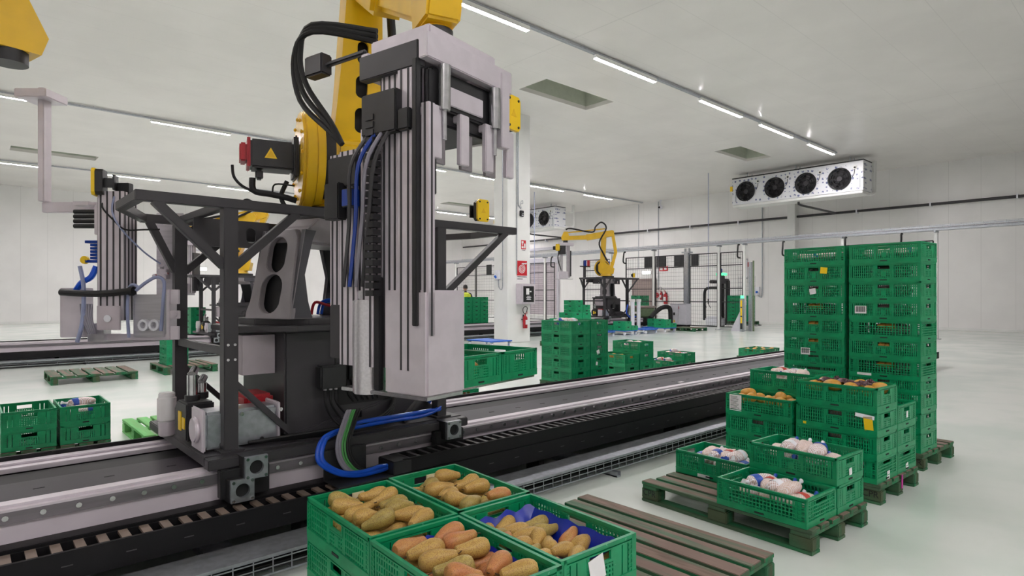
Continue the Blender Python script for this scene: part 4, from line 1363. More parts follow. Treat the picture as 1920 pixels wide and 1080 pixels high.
# ------------------------------------------------------------------ bags and fruit
def make_bag(seed, netm, band):
    rnd = random.Random(seed)
    lumps = [(rnd.uniform(-.7, .7), rnd.uniform(-.6, .6), rnd.uniform(.2, .7), rnd.uniform(.25, .45)) for _ in range(14)]
    b = MB().ball((0, 0, 0), 1, 1, 1, 36, 20)
    def f(v):
        k = 1 + sum(.16 * math.exp(-((v.x - a) ** 2 + (v.y - c) ** 2 + (v.z - d) ** 2) / (e * e * .5)) for a, c, d, e in lumps)
        k += .03 * math.sin(v.x * 17 + seed) * math.sin(v.y * 15)
        return Vector((v.x * .125 * k, v.y * .078 * k, v.z * .047 * k + .047))
    b.xf(f)
    o = b.build('net_bag', netm)
    if band:
        q = MB()
        ns, vs, fs = 20, [], []
        x0, x1 = band[0]
        for i, x in enumerate([x0, (x0 + x1) / 2, x1]):
            for j in range(ns):
                a = 2 * PI * j / ns
                w = math.sqrt(max(.05, 1 - x * x))
                v = Vector((x, w * math.cos(a), w * math.sin(a)))
                p_ = f(v)
                vs.append(Vector((p_.x, p_.y * 1.05, (p_.z - .047) * 1.07 + .047)))
        for i in range(2):
            for j in range(ns):
                fs.append((i * ns + j, i * ns + (j + 1) % ns, (i + 1) * ns + (j + 1) % ns, (i + 1) * ns + j))
        q.add(vs, fs)
        q.build('label_band', band[1], o)
    kn = MB().rings([(.115, 0, .05), (.135, .005, .055), (.15, .012, .06), (.175, .02, .066)], [.018, .010, .009, .019], 10)
    kn.build('bag_end', band[2] if band else 'labelwhite', o)
    return o
BAGS = [make_bag(1, M['net'], ((-.15, .2), 'labelred', 'labelblue')), make_bag(2, M['net2'], ((.25, .62), 'labelblue', 'labelwhite')), make_bag(3, M['net'], None), make_bag(4, M['net2'], ((-.5, -.1), 'labelwhite', 'labelblue'))]
bag_used = set()
def bag(cr, dx, dy, z, rz, kind, label, group, s=1.0, tilt=(0, 0)):
    """a bag lying in crate cr (own crate axes)"""
    src = BAGS[kind]
    if kind in bag_used:
        o = src.copy()
        COL.objects.link(o)
        for ch in src.children:
            c = ch.copy()
            COL.objects.link(c)
            c.parent = o
    else:
        bag_used.add(kind)
        o = src
    x, y = loc2(cr.location.x, cr.location.y, math.degrees(cr.rotation_euler.z), dx, dy)
    o.location = (x, y, cr.location.z + z)
    o.rotation_euler = (tilt[0], tilt[1], rz)
    o.scale = (s, s * .74, s)
    return tag(o, label, 'bag', group)
BK = {0: 'red-banded pink net bag', 1: 'blue-banded white net bag', 2: 'plain pink net bag', 3: 'blue-ended white net bag'}
def fill(cr, where, group, low=4, up=2, z=.022, seed=1, s_=.95, x=0.0):
    """bags lying across the crate: a lower row and a few on top"""
    rnd = random.Random(seed * 7 + low)
    for lay, n, zz in ((0, low, z), (1, up, z + .052)):
        for i in range(n):
            dy = (.18 - .36 * i / max(1, n - 1)) if lay == 0 else (.12 - .24 * (i + .3) / max(1, n - .4))
            k = (i * 3 + seed + lay) % 4
            fl_ = rnd.random() < .5
            a = rnd.uniform(-.3, .3) + (PI if fl_ else 0)
            bag(cr, (.012 if fl_ else -.012) + x, dy, zz, a + cr.rotation_euler.z, k, '%s%s, %s from far end of %s' % ('upper ' if lay else '', BK[k], NTH[i], where), group, s_ * rnd.uniform(.93, 1.0), (rnd.uniform(-.2, .2), rnd.uniform(-.05, .05)))
NTH = ['first', 'second', 'third', 'fourth', 'fifth']
fill(nA[0], 'nearest netted crate', 'bags in the nearest netted crate', 5, 4, .058, 0)
fill(nB[0], 'upper netted crate', 'bags in the upper netted crate', 5, 3, .058, 2)
fill(nC[0], 'back netted crate', 'bags in the back netted crate', 5, 4, .058, 1)
fill(sR[0], 'crate against the track', 'bags in the crate against the track', 5, 3, .05, 3)
fill(tL[0], 'top crate of the yellow-label stack', 'bags in the tall stack tops', 5, 0, .045, 2)
fill(tR[0], 'top crate of the barcode-scrap stack', 'bags in the tall stack tops', 5, 0, .045, 3)

def make_gold():
    prof = [(-.5, .02), (-.46, .5), (-.36, .85), (-.2, 1), (0, 1), (.2, .88), (.36, .66), (.46, .4), (.5, .03)]
    return MB().rings([(a * .125, 0, .004 * math.cos(a * 4)) for a, b in prof], [b * .040 for a, b in prof], 16).mesh('golden_fruit', M['gold'])
GOLD = make_gold()
GOLDSEEN = {}
def gold(cr, dx, dy, z, rz, label, group, s=1.0):
    side = 'left' if dx < 0 else 'right'
    n_ = GOLDSEEN[cr.name, side] = GOLDSEEN.get((cr.name, side), 0) + 1
    label = '%s, %s on the %s' % (label, NTHR[n_ - 1], side) if 'handle' not in label else label + (', left one' if dy > 0 else ', right one')
    x, y = loc2(cr.location.x, cr.location.y, math.degrees(cr.rotation_euler.z), dx, dy)
    o = put('golden_fruit', GOLD, None, (x, y, cr.location.z + z), rz)
    o.scale = (s, s, s)
    return tag(o, label, 'fruit', group)
for i, (dx, dy) in enumerate([(-.09, -.20), (-.09, -.07), (-.10, .06), (-.08, .19), (.06, -.21), (.05, -.08), (.06, .05), (.06, .18)]):
    gold(sP[0], dx, dy, .128 + .01 * (i % 3), .4 + .5 * i, 'golden fruit under dark film, four-high stack', 'dark-wrapped golden fruit', 1.12)
fm = MB()
for i in range(9):
    for j in range(5):
        pass
for i, (dx, dy, s_) in enumerate([(-.04, -.13, 1), (.0, .0, 1.1), (-.04, .13, .95), (.10, -.14, .8), (.1, .1, .8)]):
    vs, fs, n = [], [], 7
    rnd = random.Random(50 + i)
    for a in range(n):
        for b in range(n):
            u, v = a / (n - 1) * 2 - 1, b / (n - 1) * 2 - 1
            vs.append((u * .055 * s_, v * .06 * s_, .022 * (1 - u * u) * (1 - v * v) + rnd.uniform(-.012, .012)))
    for a in range(n - 1):
        for b in range(n - 1):
            fs.append((a * n + b, a * n + b + 1, (a + 1) * n + b + 1, (a + 1) * n + b))
    o = MB().add(vs, fs).build('film_wrap', 'film')
    o.location = loc2(sP[0].location.x, sP[0].location.y, -3, dx, dy) + (sP[0].location.z + .172,)
    tag(o, 'crinkled dark film lying over golden fruit on the four-high stack', 'film', 'dark film on the golden fruit')
for i, (dx, dy, a) in enumerate([(-.08, .21, .5), (.02, .22, 1.2), (-.05, .13, .2), (.06, .12, .9), (-.02, .18, 1.7), (-.08, -.04, .5), (.03, -.05, 1.3), (-.06, -.13, 1.0), (.05, -.14, .4), (-.02, -.21, 1.4), (0, -.10, .7)]):
    gold(sQ[0], dx, dy, .118 + (.042 if i in (4, 10) else .006 * (i % 3)), a, 'golden fruit in the crate with the printed sheet', 'golden fruit in the printed-sheet crate', 1.08)
for nm, cr_ in (('third', tL[3]), ('fifth', tL[4]), ('sixth', tL[5])):
    for j, dy in enumerate((-.03, .03)):
        gold(cr_, -.13, dy, .112, 1.4 + j, 'golden fruit in a handle hole, %s crate of the yellow-label stack' % {'third': 'fourth', 'fifth': 'fifth', 'sixth': 'sixth'}[nm], 'golden fruit behind handles of the yellow-label stack ' + nm, .8)
for i, cr_ in enumerate((tR[4], tR[5], tR[6])):
    for j, dy in enumerate((-.03, .03)):
        gold(cr_, -.13, dy, .112, 1.4 + j, 'golden fruit in a handle hole, %s crate of the barcode-scrap stack' % ['fifth', 'sixth', 'seventh'][i], 'golden fruit behind handles of the barcode stack %d' % i, .8)

# produce packed inside the closed crates of the near stacks, added to darken the slots
for st, d in ((tR, 'barcode-scrap stack'), (tL, 'yellow-label stack'), (sP, 'dark-wrapped fruit stack'), (sQ, 'printed-sheet stack'), (sR, 'stack against the track'), (sS, 'low stack behind the dark-wrapped fruit')):
    for i, cr_ in enumerate(st):
        if i == 0:
            continue
        o = bag(cr_, .02, 0, .032, cr_.rotation_euler.z + PI / 2, 2, 'plain pink net bag inside the %s crate of the %s' % (ORD[i], d), 'bags added inside the stacked crates')
        zs = cr_.scale.z
        o.scale = (1.3, 1.3, 1.15 * zs)
# --- crates held by the gripper
CR1 = loc2(1.72, 2.5575, 12.8, .29 + .195, .02 + .295)
CR2 = loc2(1.72, 2.5575, 12.8, .29 + .589, .02 + .295)
h1 = crate(*CR1, .993, 12.8, 'green crate held low by the big robot gripper, next to its pale housing', 'crates held on the forks', 'slot')
h2 = crate(*CR2, .993, 12.8, 'green crate held low by the big robot gripper, on the outer fork end', 'crates held on the forks', 'slot')
for i, (dx, dy) in enumerate([(-.08, -.18), (.07, -.17), (-.06, -.03), (.08, -.02), (-.07, .13), (.07, .14)]):
    gold(h1, dx, dy, .075, .3 + .6 * i, 'golden fruit in the held crate next to the gripper housing', 'golden fruit in the held crate', 1.05)

# --- stacks beyond the near track
GD = 'crates beyond the near track'
def beyond(xm, ym, n, z0, desc, **k):
    return stack(xm + .195, ym + .295, n, z0, k.pop('rz', 0), desc, GD, **k)
pallet(6.6, 5.96, .8, .64, 0, 'lower pallet under the five-high stacks just beyond the near track')
p2 = pallet(6.6, 5.96, .8, .64, 0, 'upper pallet under the five-high stacks just beyond the near track')
p2.location.z = .1455
s1a = beyond(6.19, 5.64, 5, .292, 'the five-high stack with orange bags just beyond the track')
s1b = beyond(6.59, 5.64, 5, .292, 'the five-high stack beside the orange-bag stack')
sticker(s1b[2], '-y', -.03, .06, .06, .06, name='torn_label', label='torn white label', tilt=.3)
sticker(s1b[3], '-y', -.06, .07, .04, .05, name='torn_label', label='white label', tilt=-.2)
fill(s1a[0], 'five-high stack beyond the track', 'bags on the five-high stacks', 4, 3, .065, 0)
fill(s1b[0], 'stack beside the orange-bag stack', 'bags on the five-high stacks', 4, 0, .07, 3)
pallet(8.5, 6.51, .8, .64, 0, 'pallet under the mid-floor stack beyond the track, next to the five-high stacks')
s2a = beyond(8.5, 6.18, 3, .146, 'the three-high stack with white bags mid-floor', pitch=.19)
s2b = beyond(8.1, 6.19, 2, .146, 'the two-high stack with pale fruit mid-floor', pitch=.19)
fill(s2a[0], 'three-high mid-floor stack', 'bags on the mid-floor stacks', 4, 2, .05, 2)
for i, (dx, dy) in enumerate([(-.09, -.2), (-.09, -.05), (-.09, .1), (-.08, .22), (.07, -.18), (.07, 0), (.07, .16)]):
    gold(s2b[0], dx, dy, .125, .5 * i, 'pale golden fruit in the two-high mid-floor stack', 'golden fruit mid-floor', 1.0)
pallet(10.0, 6.51, .8, .64, 0, 'pallet under the low crates near the end of the floor track')
s3a = beyond(9.88, 6.2, 2, .146, 'the two-high stack with white bags, farther along the track', pitch=.146)
s3b = beyond(9.47, 6.2, 1, .146, 'with white bags, farther along the track in front of the two-high stack')
fill(s3a[0], 'two-high stack farther along the track', 'bags farther along the track', 4, 1, .06, 2)
fill(s3b[0], 'single crate farther along the track', 'bags farther along the track', 4, 2, .075, 3)
pallet(13.45, 6.51, .8, .64, 0, 'pallet beside the end of the floor track, left of the tall stacks')
s4 = [beyond(13.05, 6.2, 1, .146, 'with orange fruit by the tall stacks, nearer one'), beyond(13.45, 6.2, 1, .146, 'with orange fruit by the tall stacks, farther one')]
for q, d in ((s4[0], 'nearer'), (s4[1], 'farther')):
    for i, (dx, dy) in enumerate([(-.08, -.2), (-.08, -.02), (-.08, .16), (.07, -.16), (.07, .05), (.07, .2)]):
        gold(q[0], dx, dy, .13, .7 * i, 'orange fruit in the %s crate by the tall stacks' % d, 'orange fruit in the %s low crate' % d, 1.05)
pallet(4.7, 6.39, .8, .64, 0, 'pallet just beyond the track behind the gripper')
f1 = beyond(4.51, 6.06, 1, .146, 'with wrapped fruit just beyond the track behind the gripper')
fill(f1[0], 'single crate behind the gripper', 'bags behind the gripper', 4, 1, .075, 3)
for i, (dx, dy) in enumerate([(.11, -.2), (.1, -.08)]):
    gold(f1[0], dx, dy, .14, .7 * i, 'orange fruit beside white bags in the crate behind the gripper', 'orange fruit behind the gripper', .9)
pallet(.64, 7.13, .8, .64, 0, 'pallet under the two-high crates at the left edge')
lf = beyond(.65, 6.83, 2, .146, 'the two-high stack at the left edge of the photo')
lf2 = beyond(.24, 6.83, 2, .146, 'the two-high stack beyond the left edge of the photo')
fill(lf[0], 'two-high stack at the left edge', 'bags at the left edge', 4, 1, .06, 0)
pallet(1.75, 7.3, .9, 1.1, 0, 'light green painted pallet just beyond the track, behind the deck', light=True)

# --- far left pallets
pallet(1.72, 13.3, 1.26, 1.2, 0, 'empty green pallet far back at the left edge')
pallet(3.3, 13.55, .95, 1.2, 0, 'green pallet far back at left, carrying three crates')
fl = beyond(2.95, 13.35, 3, .146, 'the three-high stack on the far left pallet', m='crate2')

# --- far stacks (small in the picture)
GE = 'far crate stacks'
def far(xm, ym, n, desc, z0=.146, m='crate', pitch=PITCH):
    return stack(xm + .195, ym + .295, n, z0, 0, desc, GE, far=True, m=m, pitch=pitch)
pallet(16.7, 15.1, .8, 1.0, 0, 'pallet in front of the far robot, under the seven-high stack')
far(16.3, 14.65, 7, 'the seven-high far stack in front of the far robot')
far(16.7, 14.65, 6, 'the six-high far stack in front of the far robot')
pallet(13.55, 12.55, 1.3, 1.0, 0, 'pallet behind the five-high bag stacks, nearer than the far robot')
far(12.95, 12.1, 4, 'the four-high stack rising behind the orange-bag stacks')
far(13.36, 12.1, 5, 'the five-high stack rising behind the orange-bag stacks', m='crate2')
far(13.77, 12.1, 5, 'the outer five-high stack rising behind the orange-bag stacks', m='crate2')
pallet(15.0, 19.15, 1.3, 1.0, 0, 'pallet beyond the second track, left of the white column')
far(14.40, 18.7, 8, 'the first eight-high stack left of the white column', pitch=.164)
far(14.80, 18.7, 8, 'the second eight-high stack left of the white column', pitch=.164)
far(15.20, 18.7, 8, 'the third eight-high stack, nearest the white column', pitch=.164)
pallet(17.1, 19.2, .8, 1.0, 0, 'pallet beyond the second track behind the white column')
far(16.75, 18.75, 9, 'the nine-high stack touching the white column edge', m='crate2')
pallet(4.95, 19.2, .8, 1.0, 0, 'pallet beyond the second track seen between black posts')
far(4.75, 18.75, 6, 'the six-high stack seen between the black posts')
pallet(7.6, 20.8, .8, 1.0, 0, 'pallet beyond the far left robot')
far(7.3, 20.4, 7, 'the seven-high stack beyond the far left robot', m='crate2')
pallet(10.0, 20.9, .8, 1.0, 0, 'pallet beyond the grey casting')
far(9.75, 20.45, 8, 'the eight-high stack seen through the grey casting', m='crate2')
pallet(26.6, 19.5, .8, 1.0, 0, 'pallet behind the mesh fence at the far robot')
far(26.2, 19.05, 8, 'the eight-high stack behind the fence, beside the far robot')
far(26.6, 19.05, 8, 'the second eight-high stack behind the fence, beside the far robot')

# ------------------------------------------------------------------ blue dollies
def make_dolly():
    t = thing('dolly', 'x', 'dolly')
    MB().box(-.4, .4, -.6, .6, .15, .18).build('platform', 'bluep', t, .008)
    for x in (-.34, .34):
        for y in (-.52, .52):
            MB().cyl((x - .014, y, .056), (x + .014, y, .056), .055, n=16).box(x - .03, x + .03, y - .04, y + .04, .112, .15, 1).build('caster', ['labelwhite', 'galv'], t)
    return t
DOLLY = None
def dolly(x, y, label):
    global DOLLY
    if DOLLY is None:
        DOLLY = make_dolly()
        o = DOLLY
        o.location = (x, y, 0)
    else:
        o = dup(DOLLY, (x, y, 0))
    return tag(o, label, 'dolly', 'blue dollies')
dolly(19.02, 14.82, 'blue dolly with three crates and one on top')
dolly(20.45, 14.87, 'empty blue dolly between two loaded ones')
dolly(21.85, 14.92, 'blue dolly with crates next to the flat pallet')
dolly(11.75, 14.05, 'blue dolly standing at the foot of the white column')
dolly(17.6, 14.8, 'empty blue dolly partly behind the five-high stacks')
far(18.62, 14.22, 2, 'the two-high stack on the first blue dolly', z0=.181, m='crate2')
far(19.03, 14.22, 1, 'on the first blue dolly, outer side', z0=.181, m='crate2')
far(18.62, 14.83, 1, 'on the first blue dolly, rear side', z0=.181)
far(21.45, 14.32, 2, 'the two-high stack on the third blue dolly', z0=.181, m='crate2')
far(21.86, 14.32, 1, 'on the third blue dolly, outer side', z0=.181, m='crate2')
far(21.86, 14.93, 2, 'the rear two-high stack on the third blue dolly', z0=.181)
pallet(23.3, 14.4, 1.0, 1.2, 0, 'flat empty pallet beside the grey cabinet by the fence')
far(11.0, 15.0, 1, 'on the floor behind the dolly at the column', z0=.002)
# roller shutter door in the side wall
sh = MB().box(31.92, 31.97, 30.5, 33.3, 0, 3.9, 0)
for i in range(26):
    sh.cyl((31.92, 30.5, .08 + .15 * i), (31.92, 33.3, .08 + .15 * i), .03, n=8, m=0)
sh.box(31.85, 32, 30.35, 30.5, 0, 4.05, 1).box(31.85, 32, 33.3, 33.45, 0, 4.05, 1).box(31.8, 32, 30.35, 33.45, 3.9, 4.3, 1)
struct('door_2', sh, ['beige', 'cabinet'])

# ------------------------------------------------------------------ mesh fence along x = 25
FX = 25.0
def fence_panel(y0, y1, label, z1=3.42, wire=.11):
    t = thing('mesh_fence', label, 'fence', (FX, 0, 0), group='mesh fence panels')
    f = MB()
    for y in (y0, y1):
        f.box(-.02, .02, y - .02, y + .02, .12, z1)
    for z in (.14, 1.24, 1.84, 2.86, z1):
        f.box(-.02, .02, y0, y1, z - .02, z + .02)
    f.build('frame', 'black', t)
    w = MB()
    k = y0 + wire
    while k < y1:
        w.box(-.003, .003, k - .003, k + .003, .14, z1)
        k += wire
    k = .14 + wire * 1.6
    while k < z1:
        w.box(-.003, .003, y0, y1, k - .003, k + .003)
        k += wire * 1.6
    w.build('wire_mesh', 'graphite', t)
    return t
FP = [(12.80, 13.84, 'mesh fence panel next to the yellow light barrier post'), (14.0, 15.38, 'mesh fence panel in front of the standing stacker truck'), (15.69, 17.28, 'mesh fence panel in front of the red extinguishers'),
      (17.46, 19.05, 'mesh fence panel in front of the brown door'), (20.09, 21.9, 'mesh fence panel behind the far robot arm'), (24.1, 24.76, 'narrow mesh fence panel in front of the roller shutter'),
      (24.95, 27.0, 'mesh fence panel just right of the white column'), (29.34, 31.2, 'mesh fence panel with a small black board, left of the column'), (31.3, 33.3, 'mesh fence panel farthest left along the fence line'),
      (5.84, 8.67, 'mesh fence panel behind the tall crate stack')]
for a, b, l in FP:
    fence_panel(a, b, l)
PY = [(12.72, 'at the light barrier'), (13.92, 'beside the stacker truck'), (17.37, 'beside the brown door'), (20.0, 'behind the far robot'), (24.86, 'right of the column'), (29.25, 'left of the column'), (33.4, 'farthest left of the column'), (8.76, 'behind the tall crates'), (5.75, 'hidden behind the tall crates')]
for y, d in PY:
    t = thing('fence_post', 'white fence post ' + d + ' holding up the overhead tray', 'post', (FX, y, 0), group='white fence posts')
    MB().box(-.06, .06, -.05, .05, 0, 3.70).build('shaft', 'white', t, .006)
    MB().box(-.12, .12, -.12, .12, 0, .02).build('foot_plate', 'galv', t)
    MB().box(-.2, .2, -.03, .03, 3.70, 3.76).build('tray_bracket', 'galv', t)
t = thing('fence_post', 'thick grey steel post rising behind the light grey cabinet', 'post', (FX, 15.53, 0))
MB().box(-.1, .1, -.11, .11, 0, 3.5).box(-.012, .012, -.13, .13, 0, 3.5).build('shaft', 'galv', t, .006)
MB().box(-.16, .16, -.2, .2, 3.5, 3.56).box(-.05, .05, -.14, -.06, 3.56, 3.72).box(-.05, .05, .06, .14, 3.56, 3.72).build('head_plate', 'galv', t)

t = thing('overhead_cable_tray', 'long bluish steel cable tray running above the mesh fence', 'cable tray', (FX, 0, 3.78))
tr_ = MB().box(-.16, .16, 2.0, 36, -.015, -.01).box(-.17, -.165, 2, 36, .0, .05).box(-.17, -.165, 2, 36, .1, .13)
for x in (-.16, .16):
    for z in (-.01, .06, .13, .17):
        tr_.box(x - .006, x + .006, 2, 36, z, z + .01)
k = 2.0
while k < 36:
    tr_.box(-.168, -.16, k, k + .012, -.015, .18).box(.16, .168, k, k + .012, -.015, .18)
    k += .3
tr_.build('tray', 'galv', t)
cb = MB()
for x in (-.1, -.04, .02, .08):
    cb.cyl((x, 2, .045), (x, 36, .045), .05, n=6)
cb.build('cable_run', 'greycab', t)
for y, d in ((10.96, 'between the tall crates and the door gap'), (8.6, 'above the two tall crate stacks'), (6.75, 'above the outer tall crate stack'), (12.9, 'at the light barrier post'), (19.0, 'beside the far robot gap'), (24.1, 'right of the white column')):
    t = MB().tube([(FX - .12, y, 3.72), (FX - .22, y, 3.70), (FX - .3, y - .02, 3.5), (FX - .28, y, 3.2), (FX - .05, y, 3.15)], .035, 8).build('cable_drop', 'dark')
    tag(t, 'black cable drop bending from the overhead tray ' + d, 'cable', 'cable drops of the overhead tray')

# light barrier post with yellow strip, and the gate posts beside it
t = thing('light_barrier', 'yellow-striped light barrier post at the fence opening', 'light barrier', (24.35, 12.5, 0))
MB().box(-.07, .07, -.07, .07, 0, 1.4).build('post', 'galv', t, .006)
MB().box(-.075, -.071, -.035, .035, .35, 1.32).box(-.074, -.0715, -.05, .05, .1, .35, 1).box(-.08, -.072, -.036, .036, .62, .66, 1).box(-.08, -.072, -.036, .036, 1.0, 1.04, 1).build('sensor_strip', ['yellow2', 'ink'], t)
MB().cyl((0, 0, 1.4), (0, 0, 1.52), .07, n=14).build('signal_lamp', 'greenglow', t)
MB().prism([(.0, .0), (.45, .0), (.0, .9)], 0, -.01, .01).xf(lambda v: Vector((v.x, .07 + v.y, v.z))).build('brace_plate', 'cabinet', t)
t = thing('gate_post', 'tall slim grey gate post just right of the light barrier', 'post', (24.85, 12.38, 0))
MB().box(-.06, .06, -.06, .06, 0, 2.95).build('shaft', 'galv', t, .005)
MB().box(-.02, .02, -.16, -.10, 0, 3.0).build('cover_strip', 'olive', t, .004)
MB().box(-.1, .06, .2, .3, 1.1, 1.3).box(-.1, .06, .34, .44, 1.0, 1.3).build('switch_box', 'labelwhite', t, .01)
t = thing('signal_post', 'thin post with a red lamp beside the gate post', 'lamp post', (25.0, 12.5, 0))
MB().cyl((0, 0, 0), (0, 0, 2.75), .045, n=10).build('shaft', 'alu', t)
MB().cyl((0, 0, 2.75), (0, 0, 2.95), .075, n=12).build('lamp', 'red', t)

# stacker truck behind the fence with its pallet of crates
t = thing('pallet_stacker', 'black and white self-driving stacker truck standing behind the mesh fence', 'truck', (27.45, 15.45, 0))
MB().box(-.4, .4, -.45, .35, .06, .42).box(-.35, .0, -.4, .3, .42, .50).build('chassis', 'labelwhite', t, .02)
for y in (-.62, -.34):
    MB().box(-.12, .12, y - .07, y + .07, .08, 2.25).build('mast', 'dark', t, .01)
MB().tube([(0, .62, .30), (0, .62, 1.2), (0, .60, 1.72), (0, .45, 1.88), (0, .1, 1.90), (0, -.3, 1.88)], .07, 10).build('guard_hoop', 'dark', t)
MB().box(-.2, .2, -.62, -.2, 2.1, 2.34).box(-.26, .26, .0, .22, 2.12, 2.28).box(-.2, .2, -.3, .1, 2.14, 2.26).cyl((0, -.3, 2.3), (0, -.3, 2.5), .16, n=14).build('sensor_head', 'graphite', t, .03)
MB().box(-.16, .16, -.52, -.08, 2.5, 2.62).build('signal_lamp', 'greenglow', t, .02)
MB().cyl((0, -.2, 2.62), (0, -.2, 2.84), .13, n=14).build('beacon', 'bluelamp', t, .02)
for dx in (-.2, .2):
    MB().box(dx - .07, dx + .07, -2.2, -.7, .10, .17).build('fork', 'steel', t)
for k, yy in enumerate((-.25, .25)):
    MB().cyl((-.3, yy, .06), (.3, yy, .06), .06, n=12).build('wheel', 'dark', t)
pa = pallet(27.45, 14.05, .8, 1.2, 0, 'pallet lifted by the stacker truck behind the fence')
pa.location.z = .172
far(27.06, 13.46, 7, 'the nearer seven-high stack lifted by the stacker truck', z0=.319)
far(27.06, 14.05, 7, 'the farther seven-high stack lifted by the stacker truck', z0=.319)
t = thing('wire_rack', 'light wire rack standing by the wall behind the gate post', 'rack', (29.5, 14.9, 0))
w = MB()
for i in range(10):
    w.box(-.008, .008, -.45 + i * .1 - .005, -.45 + i * .1 + .005, .0, 2.5)
for i in range(12):
    w.box(-.008, .008, -.45, .45, .1 + .21 * i, .112 + .21 * i)
w.build('wire_grid', 'galv', t)
MB().box(-.3, .3, -.45, -.41, 0, .04).box(-.3, .3, .41, .45, 0, .04).build('foot', 'galv', t)

# electric cabinet in front of the fence
t = thing('electric_cabinet', 'light grey two-door electric cabinet at the foot of the thick grey post', 'cabinet', (24.6, 15.62, 0))
MB().box(-.2, .2, -.42, .42, .18, 1.13).box(-.24, .22, -.45, .45, 1.13, 1.15).build('body', 'cabinet', t, .01)
MB().box(-.16, .16, -.4, .4, 0, .18).build('plinth', 'dark', t)
for a, b in ((-.41, -.005), (.005, .41)):
    d_ = MB().box(-.222, -.202, a, b, .2, 1.11).build('door', 'cabinet', t, .006)
    if a > 0:
        MB().box(-.235, -.223, .16, .25, .62, .74).build('switch', 'ink', d_, .004)
        MB().prism([(.14, .30), (.26, .30), (.20, .42)], 0, -.226, -.223).build('warning_label', 'yellow2', d_)
    else:
        MB().box(-.232, -.223, -.06, -.03, .9, 1.02).build('handle', 'red', d_, .003)

# wall fittings
for y0, y1, d in ((22.28, 22.92, 'first from the brown door'), (21.33, 22.01, 'second from the brown door'), (20.05, 20.74, 'third from the brown door'), (19.12, 19.58, 'last of the four, half behind the grey post')):
    tag(MB().box(31.95, 31.995, y0, y1, 3.28, 3.98).box(31.94, 31.95, y0 + .03, y1 - .03, 3.31, 3.95).build('black_board', 'screen'), 'square black board high on the wall, ' + d, 'board', 'square black boards on the wall')
tag(MB().box(FX - .05, FX - .022, 29.62, 30.12, 2.86, 3.5).build('black_board', 'screen'), 'small black board hung on the mesh fence left of the column', 'board')
t = thing('exit_lamp', 'lit white emergency lamp above the brown door', 'lamp', (31.9, 22.72, 2.97))
MB().box(.02, .1, -.32, .32, -.11, .11).build('housing', 'white', t, .01)
MB().box(-.03, .02, -.30, .30, -.09, .09).build('diffuser', 'exitglow', t, .01)
t = thing('exit_lamp', 'white lamp box on the back wall seen between the black posts', 'lamp', (11.17, 41.9, 3.21))
MB().box(-.38, .38, .02, .1, -.12, .12).build('housing', 'white', t, .01)
MB().box(-.36, .36, -.03, .02, -.1, .1).build('diffuser', 'exitglow', t, .01)

def extinguisher(label, x, y, z, rz, s=1.0, hose=True):
    """wall extinguisher; local -y faces the room"""
    t = thing('fire_extinguisher', label, 'extinguisher', (x, y, z), rz)
    t.scale = (s, s, s)
    MB().rings([(0, 0, 0), (0, 0, .012), (0, 0, .33), (0, 0, .37), (0, 0, .40), (0, 0, .42)], [.07, .075, .075, .062, .03, .022], 20).build('cylinder', 'red', t)
    MB().cyl((0, 0, .42), (0, 0, .46), .02, n=10).box(-.012, .012, -.10, .03, .455, .47).bar((0, .0, .48), (0, -.12, .53), .02, .012).build('valve', 'red', t)
    MB().box(-.05, .05, -.0775, -.07, .12, .27).build('paper_label', 'paper', t)
    MB().box(-.02, .02, .07, .10, .2, .44).box(-.08, .08, .06, .10, .27, .29).build('bracket', 'dark', t)
    if hose:
        MB().tube([(0, -.02, .46), (-.10, -.03, .50), (-.13, -.03, .62), (-.04, -.03, .70), (.06, -.03, .66), (.03, -.03, .52)], .011, 8).build('hose', 'dark', t)
    return t
extinguisher('red fire extinguisher hanging on the white column below the hose box', 13.47, CY0 - .105, .46, 0, 1.0)
extinguisher('red fire extinguisher on the far wall, the shorter one beside the ring', 31.88, 21.62, 1.27, -PI / 2, 1.1)
extinguisher('red fire extinguisher on the far wall, the longer lower one', 31.88, 21.30, 1.01, -PI / 2, 1.6, False)
ring_ = MB().rings([(0, .12 * math.cos(q), .12 * math.sin(q)) for q in [2 * PI * k / 20 for k in range(21)]], [.035] * 21, 8, caps=False).cyl((.0, 0, 0), (.06, 0, 0), .05, n=12)
o = ring_.build('hose_ring', 'red')
o.location = (31.93, 21.95, 1.55)
tag(o, 'small red ring on the far wall beside two extinguishers', 'ring')

# fire signs on the column (front face y = CY0)
yf = CY0
def col_x(px):
    return 13.151 + (px - 967) * (13.766 - 13.151) / 26
t = thing('fire_sign', 'small red fire sign high on the white column', 'sign', (13.49, yf, 3.16))
MB().box(-.105, .105, -.006, 0, -.14, .15).build('plate', 'signred', t)
ic = MB().box(-.085, -.005, -.008, -.006, .05, .12).box(-.06, -.03, -.008, -.006, -.02, .05).box(-.085, -.005, -.008, -.006, -.11, -.05)
for i in range(4):
    ic.prism([(.02 + .016 * i, -.11), (.034 + .016 * i, -.11), (.038 + .016 * i, .0), (.028 + .016 * i, .06), (.016 + .016 * i, .0)], 1, -.008, -.006)
ic.build('icon', 'paper', t)
MB().box(-.10, .10, -.005, 0, -.20, -.145).box(-.07, .07, -.0065, -.005, -.18, -.165, 1).build('caption_strip', ['paper', 'ink'], t)
t = thing('fire_sign', 'red sign with white hose spiral on the white column', 'sign', (13.42, yf, 2.38))
MB().box(-.225, .225, -.006, 0, -.22, .26).build('plate', 'signred', t)
sp = MB()
pts = []
for k in range(90):
    q = k / 89 * 2 * PI * 3.1
    r_ = .022 + .135 * k / 89
    pts.append((-.015 + r_ * math.cos(q + 1.0), -.008, .0 + r_ * math.sin(q + 1.0)))
sp.rings(pts, [.0095] * len(pts), 6)
